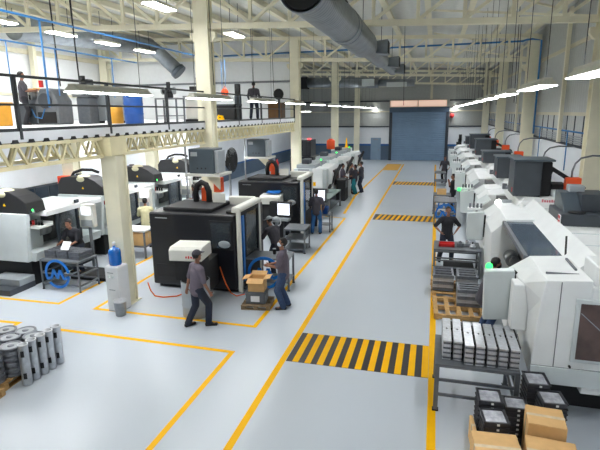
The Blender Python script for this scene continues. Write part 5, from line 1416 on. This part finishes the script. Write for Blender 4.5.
# ------------------------------------------------------------------ on the mezzanine
D = 4.42
t = thing('old_lathe', 'old grey lathe with round headstock beside the person on the mezzanine', 'lathe', (-12.7, 14.1, D))
MB().box(-0.6, -0.35, 0, 0.35, 0.35, 0.62).build('headstock_base', 'darkgrey', t, 0.03)
MB().prism([(0.1, 0.0), (0.1, 0.7), (0.35, 1.15), (0.75, 1.15), (1.0, 0.75), (1.0, 0.0)], 'y', -0.4, 0.3).build('headstock', 'tube', t, 0.06)
MB().box(-0.55, -0.2, 0.62, 0.1, 0.2, 0.8).build('saddle', 'tube', t, 0.02)
MB().cyl((-0.2, -0.05, 0.8), (-0.2, -0.05, 1.1), 0.14, n=16).cyl((-0.35, -0.05, 0.95), (0.1, -0.05, 0.95), 0.08, n=12).build('tool_post', 'steel', t)
MB().box(-0.3, -0.2, 1.1, 0.15, 0.1, 1.16).build('tray_top', 'amber', t)
MB().cyl((-0.2, -0.42, 0.3), (-0.2, -0.34, 0.3), 0.06, n=10).build('handwheel', 'matblack', t)
MB().cyl((0.55, -0.46, 0.75), (0.55, -0.4, 0.75), 0.24, n=22).build('cover_plate', 'darkgrey', t)
MB().box(0.2, -0.41, 0.05, 0.9, -0.39, 0.4).build('access_panel', 'matblack', t)
MB().tube([(-0.05, -0.38, 0.5), (0.1, -0.42, 0.25), (0.35, -0.43, 0.2), (0.5, -0.42, 0.5)], 0.02).build('air_line', 'pipe', t)
for k in range(4): MB().cyl((-0.45 + k * 0.13, -0.25, 0.8), (-0.45 + k * 0.13, -0.25, 0.95 + 0.05 * (k % 2)), 0.03, n=8).build('lever', 'steel' if k % 2 else 'matblack', t)
MB().box(0.0, 0.0, 1.2, 0.1, 0.1, 1.42).build('lamp_head', 'red', t)
t = thing('old_lathe', 'dark milling head machine right of the old lathe on the mezzanine', 'milling machine', (-11.75, 15.2, D))
MB().box(-0.25, -0.25, 0, 0.25, 0.25, 0.9).build('pedestal', 'tube', t, 0.04)
MB().box(-0.35, -0.3, 0.9, 0.35, 0.2, 1.0).build('work_table', 'steel', t, 0.01)
MB().box(-0.15, -0.05, 1.0, 0.15, 0.25, 1.5).build('pillar_body', 'darkgrey', t, 0.04)
MB().cyl((0, -0.15, 1.05), (0, -0.15, 1.6), 0.1, n=14).build('spindle_head', 'matblack', t)
for x, w2_, lb, m in ((-11.65, 0.62, 'grey steel cabinet with dark trim, left of two on the mezzanine', 'grey'), (-10.95, 0.55, 'grey steel cabinet right of its pair on the mezzanine', 'grey')):
    t = thing('steel_cabinet', lb, 'cabinet', (x, 16.0, D), 0, 'grey cabinets on the mezzanine')
    MB().box(-w2_ / 2, -0.3, 0.08, w2_ / 2, 0.3, 0.98).build('cabinet_body', m, t, 0.02)
    MB().box(-w2_ / 2 + 0.04, -0.315, 0.14, w2_ / 2 - 0.04, -0.3, 0.92).build('door', 'grey', t)
    for sx in (-1, 1):
        MB().box(sx * (w2_ / 2 - 0.06) - 0.03, -0.25, 0, sx * (w2_ / 2 - 0.06) + 0.03, 0.25, 0.08).build('foot', 'matblack', t)
def drum(name, label, x, y, r, h, m, z=D):
    t = thing(name, label, 'drum', (x, y, z))
    MB().lathe([(r * 0.9, 0), (r, 0.03), (r, h * 0.3), (r * 1.04, h * 0.33), (r, h * 0.36), (r, h * 0.64), (r * 1.04, h * 0.67), (r, h * 0.7), (r, h * 0.94), (r * 0.92, h)], n=24).build('drum_shell', m, t)
    MB().cyl((r * 0.5, 0, h), (r * 0.5, 0, h + 0.02), 0.04, n=10).build('bung', 'matblack', t)
drum('plastic_drum', 'blue plastic drum on the mezzanine by the railing', -9.55, 14.6, 0.3, 0.95, 'drum')
drum('plastic_drum', 'amber drum left of the blue drum on the mezzanine', -10.4, 14.9, 0.2, 0.55, 'amber')
t = thing('storage_cabinet', 'amber cabinet at the left frame edge on the mezzanine', 'cabinet', (-12.3, 11.9, D))
MB().box(-0.6, -0.35, 0, 0.2, 0.35, 0.62).build('cabinet_body', 'amber', t, 0.03)
MB().box(-0.64, -0.39, 0.62, 0.24, 0.39, 0.68).build('cabinet_lid', 'amber', t, 0.01)
t = table('work_table', 'steel table with a vice between the blue drum and the cream machine on the mezzanine', -9.6, 16.0, -8.75, 16.6, 0.85, (0.25,), 'steel')
t.location.z = D
t = thing('bench_grinder', 'dark grinder head standing on the mezzanine steel table', 'grinder', (-9.2, 16.3, D + 0.85))
MB().box(-0.12, -0.1, 0, 0.12, 0.1, 0.16).cyl((-0.2, 0, 0.25), (0.2, 0, 0.25), 0.1, n=14).box(-0.05, -0.05, 0.3, 0.05, 0.05, 0.55).build('grinder_body', 'matblack', t)
for x in (-0.24, 0.2): MB().cyl((x, 0, 0.25), (x + 0.04, 0, 0.25), 0.13, n=16).build('wheel', 'grey', t)
t = thing('milling_machine', 'cream and black milling machine on the mezzanine left of the tall column', 'milling machine', (-8.45, 17.6, D))
MB().box(-0.65, -0.3, 0.1, 0.3, 0.3, 0.85).build('base_body', 'warmwhite', t, 0.03)
MB().box(-0.7, -0.35, 0, 0.35, 0.35, 0.1).build('plinth', 'matblack', t)
MB().box(-0.7, -0.38, 0.85, 0.1, 0.3, 0.95).build('work_table', 'steel', t)
MB().box(-0.2, -0.15, 0.95, 0.15, 0.25, 1.55).build('pillar_body', 'matblack', t, 0.03)
MB().box(-0.55, -0.1, 1.15, -0.2, 0.15, 1.3).cyl((-0.1, -0.25, 1.1), (-0.1, -0.25, 1.6), 0.09, n=12).build('spindle_head', 'matblack', t)
t = thing('gas_cylinder', 'red and orange gas cylinder strapped by the tall column on the mezzanine', 'gas cylinder', (-7.95, 17.0, D))
MB().lathe([(0.11, 0), (0.12, 0.02), (0.12, 0.85), (0.06, 0.98)], n=18).build('cylinder_body', 'red', t)
MB().lathe([(0.05, 0.98), (0.055, 1.0), (0.055, 1.35), (0.03, 1.4)], n=14).build('cylinder_cap', 'orange', t)
t = thing('dark_bin', 'big black open bin on the mezzanine beside the standing person', 'bin', (-10.35, 23.4, D))
MB().box(-0.9, -0.4, 0, 0.9, 0.4, 0.04).box(-0.9, -0.4, 0, -0.86, 0.4, 0.72).box(0.86, -0.4, 0, 0.9, 0.4, 0.72).box(-0.9, -0.4, 0, 0.9, -0.36, 0.72).box(-0.9, 0.36, 0, 0.9, 0.4, 0.72).build('bin_shell', 'matblack', t)
MB().box(-0.94, -0.44, 0.66, -0.86, 0.44, 0.74).box(0.86, -0.44, 0.66, 0.94, 0.44, 0.74).box(-0.94, -0.44, 0.66, 0.94, -0.36, 0.74).box(-0.94, 0.36, 0.66, 0.94, 0.44, 0.74).build('rim', 'frame', t)
for k, (x, m, lb) in enumerate(((-11.0, 'orange', 'orange'), (-10.35, 'yellow', 'yellow'))):
    t = thing('safety_block', lb + ' block lying on the mezzanine floor before the black bin', 'block', (x + 0.3, 22.55, D), 0.3 * k, 'bright blocks on the mezzanine')
    MB().prism([(-0.2, 0), (0.2, 0), (0.14, 0.2), (-0.08, 0.24)], 'y', -0.12, 0.12).build('block_body', m, t)
    MB().box(-0.03, -0.125, 0.08, 0.03, -0.12, 0.14).build('block_slot', 'matblack', t)
t = thing('control_post', 'tall dark control post on the mezzanine left of the standing person', 'control post', (-9.8, 24.3, D))
MB().box(-0.15, -0.12, 0, 0.15, 0.12, 1.2).build('post_body', 'slate', t, 0.02)
MB().box(-0.12, -0.14, 1.2, 0.12, 0.1, 1.75).build('post_head', 'matblack', t, 0.02)
t = thing('brown_cabinet', 'brown cabinet by the far end of the mezzanine railing', 'cabinet', (-8.3, 26.2, D))
MB().box(-0.45, -0.3, 0, 0.35, 0.3, 0.85).build('cabinet_body', mat('brown_board', (92, 74, 62), 0.6), t, 0.01)
MB().box(-0.4, -0.315, 0.05, -0.05, -0.3, 0.8).box(-0.03, -0.315, 0.05, 0.3, -0.3, 0.8).build('door', 'cardin', t)
t = thing('round_fan', 'dark round fan at the far end of the mezzanine railing', 'fan', (-7.95, 25.3, D))
MB().cyl((0, 0, 0), (0, 0, 1.1), 0.03, n=8).build('pole', 'matblack', t)
MB().cyl((0, 0, 0), (0, 0, 0.04), 0.2, n=16).build('base', 'matblack', t)
MB().lathe([(0.05, -0.08), (0.26, -0.05), (0.28, 0.02), (0.1, 0.08)], (0, 0, 1.25), 18, 'y').build('fan_head', 'matblack', t)
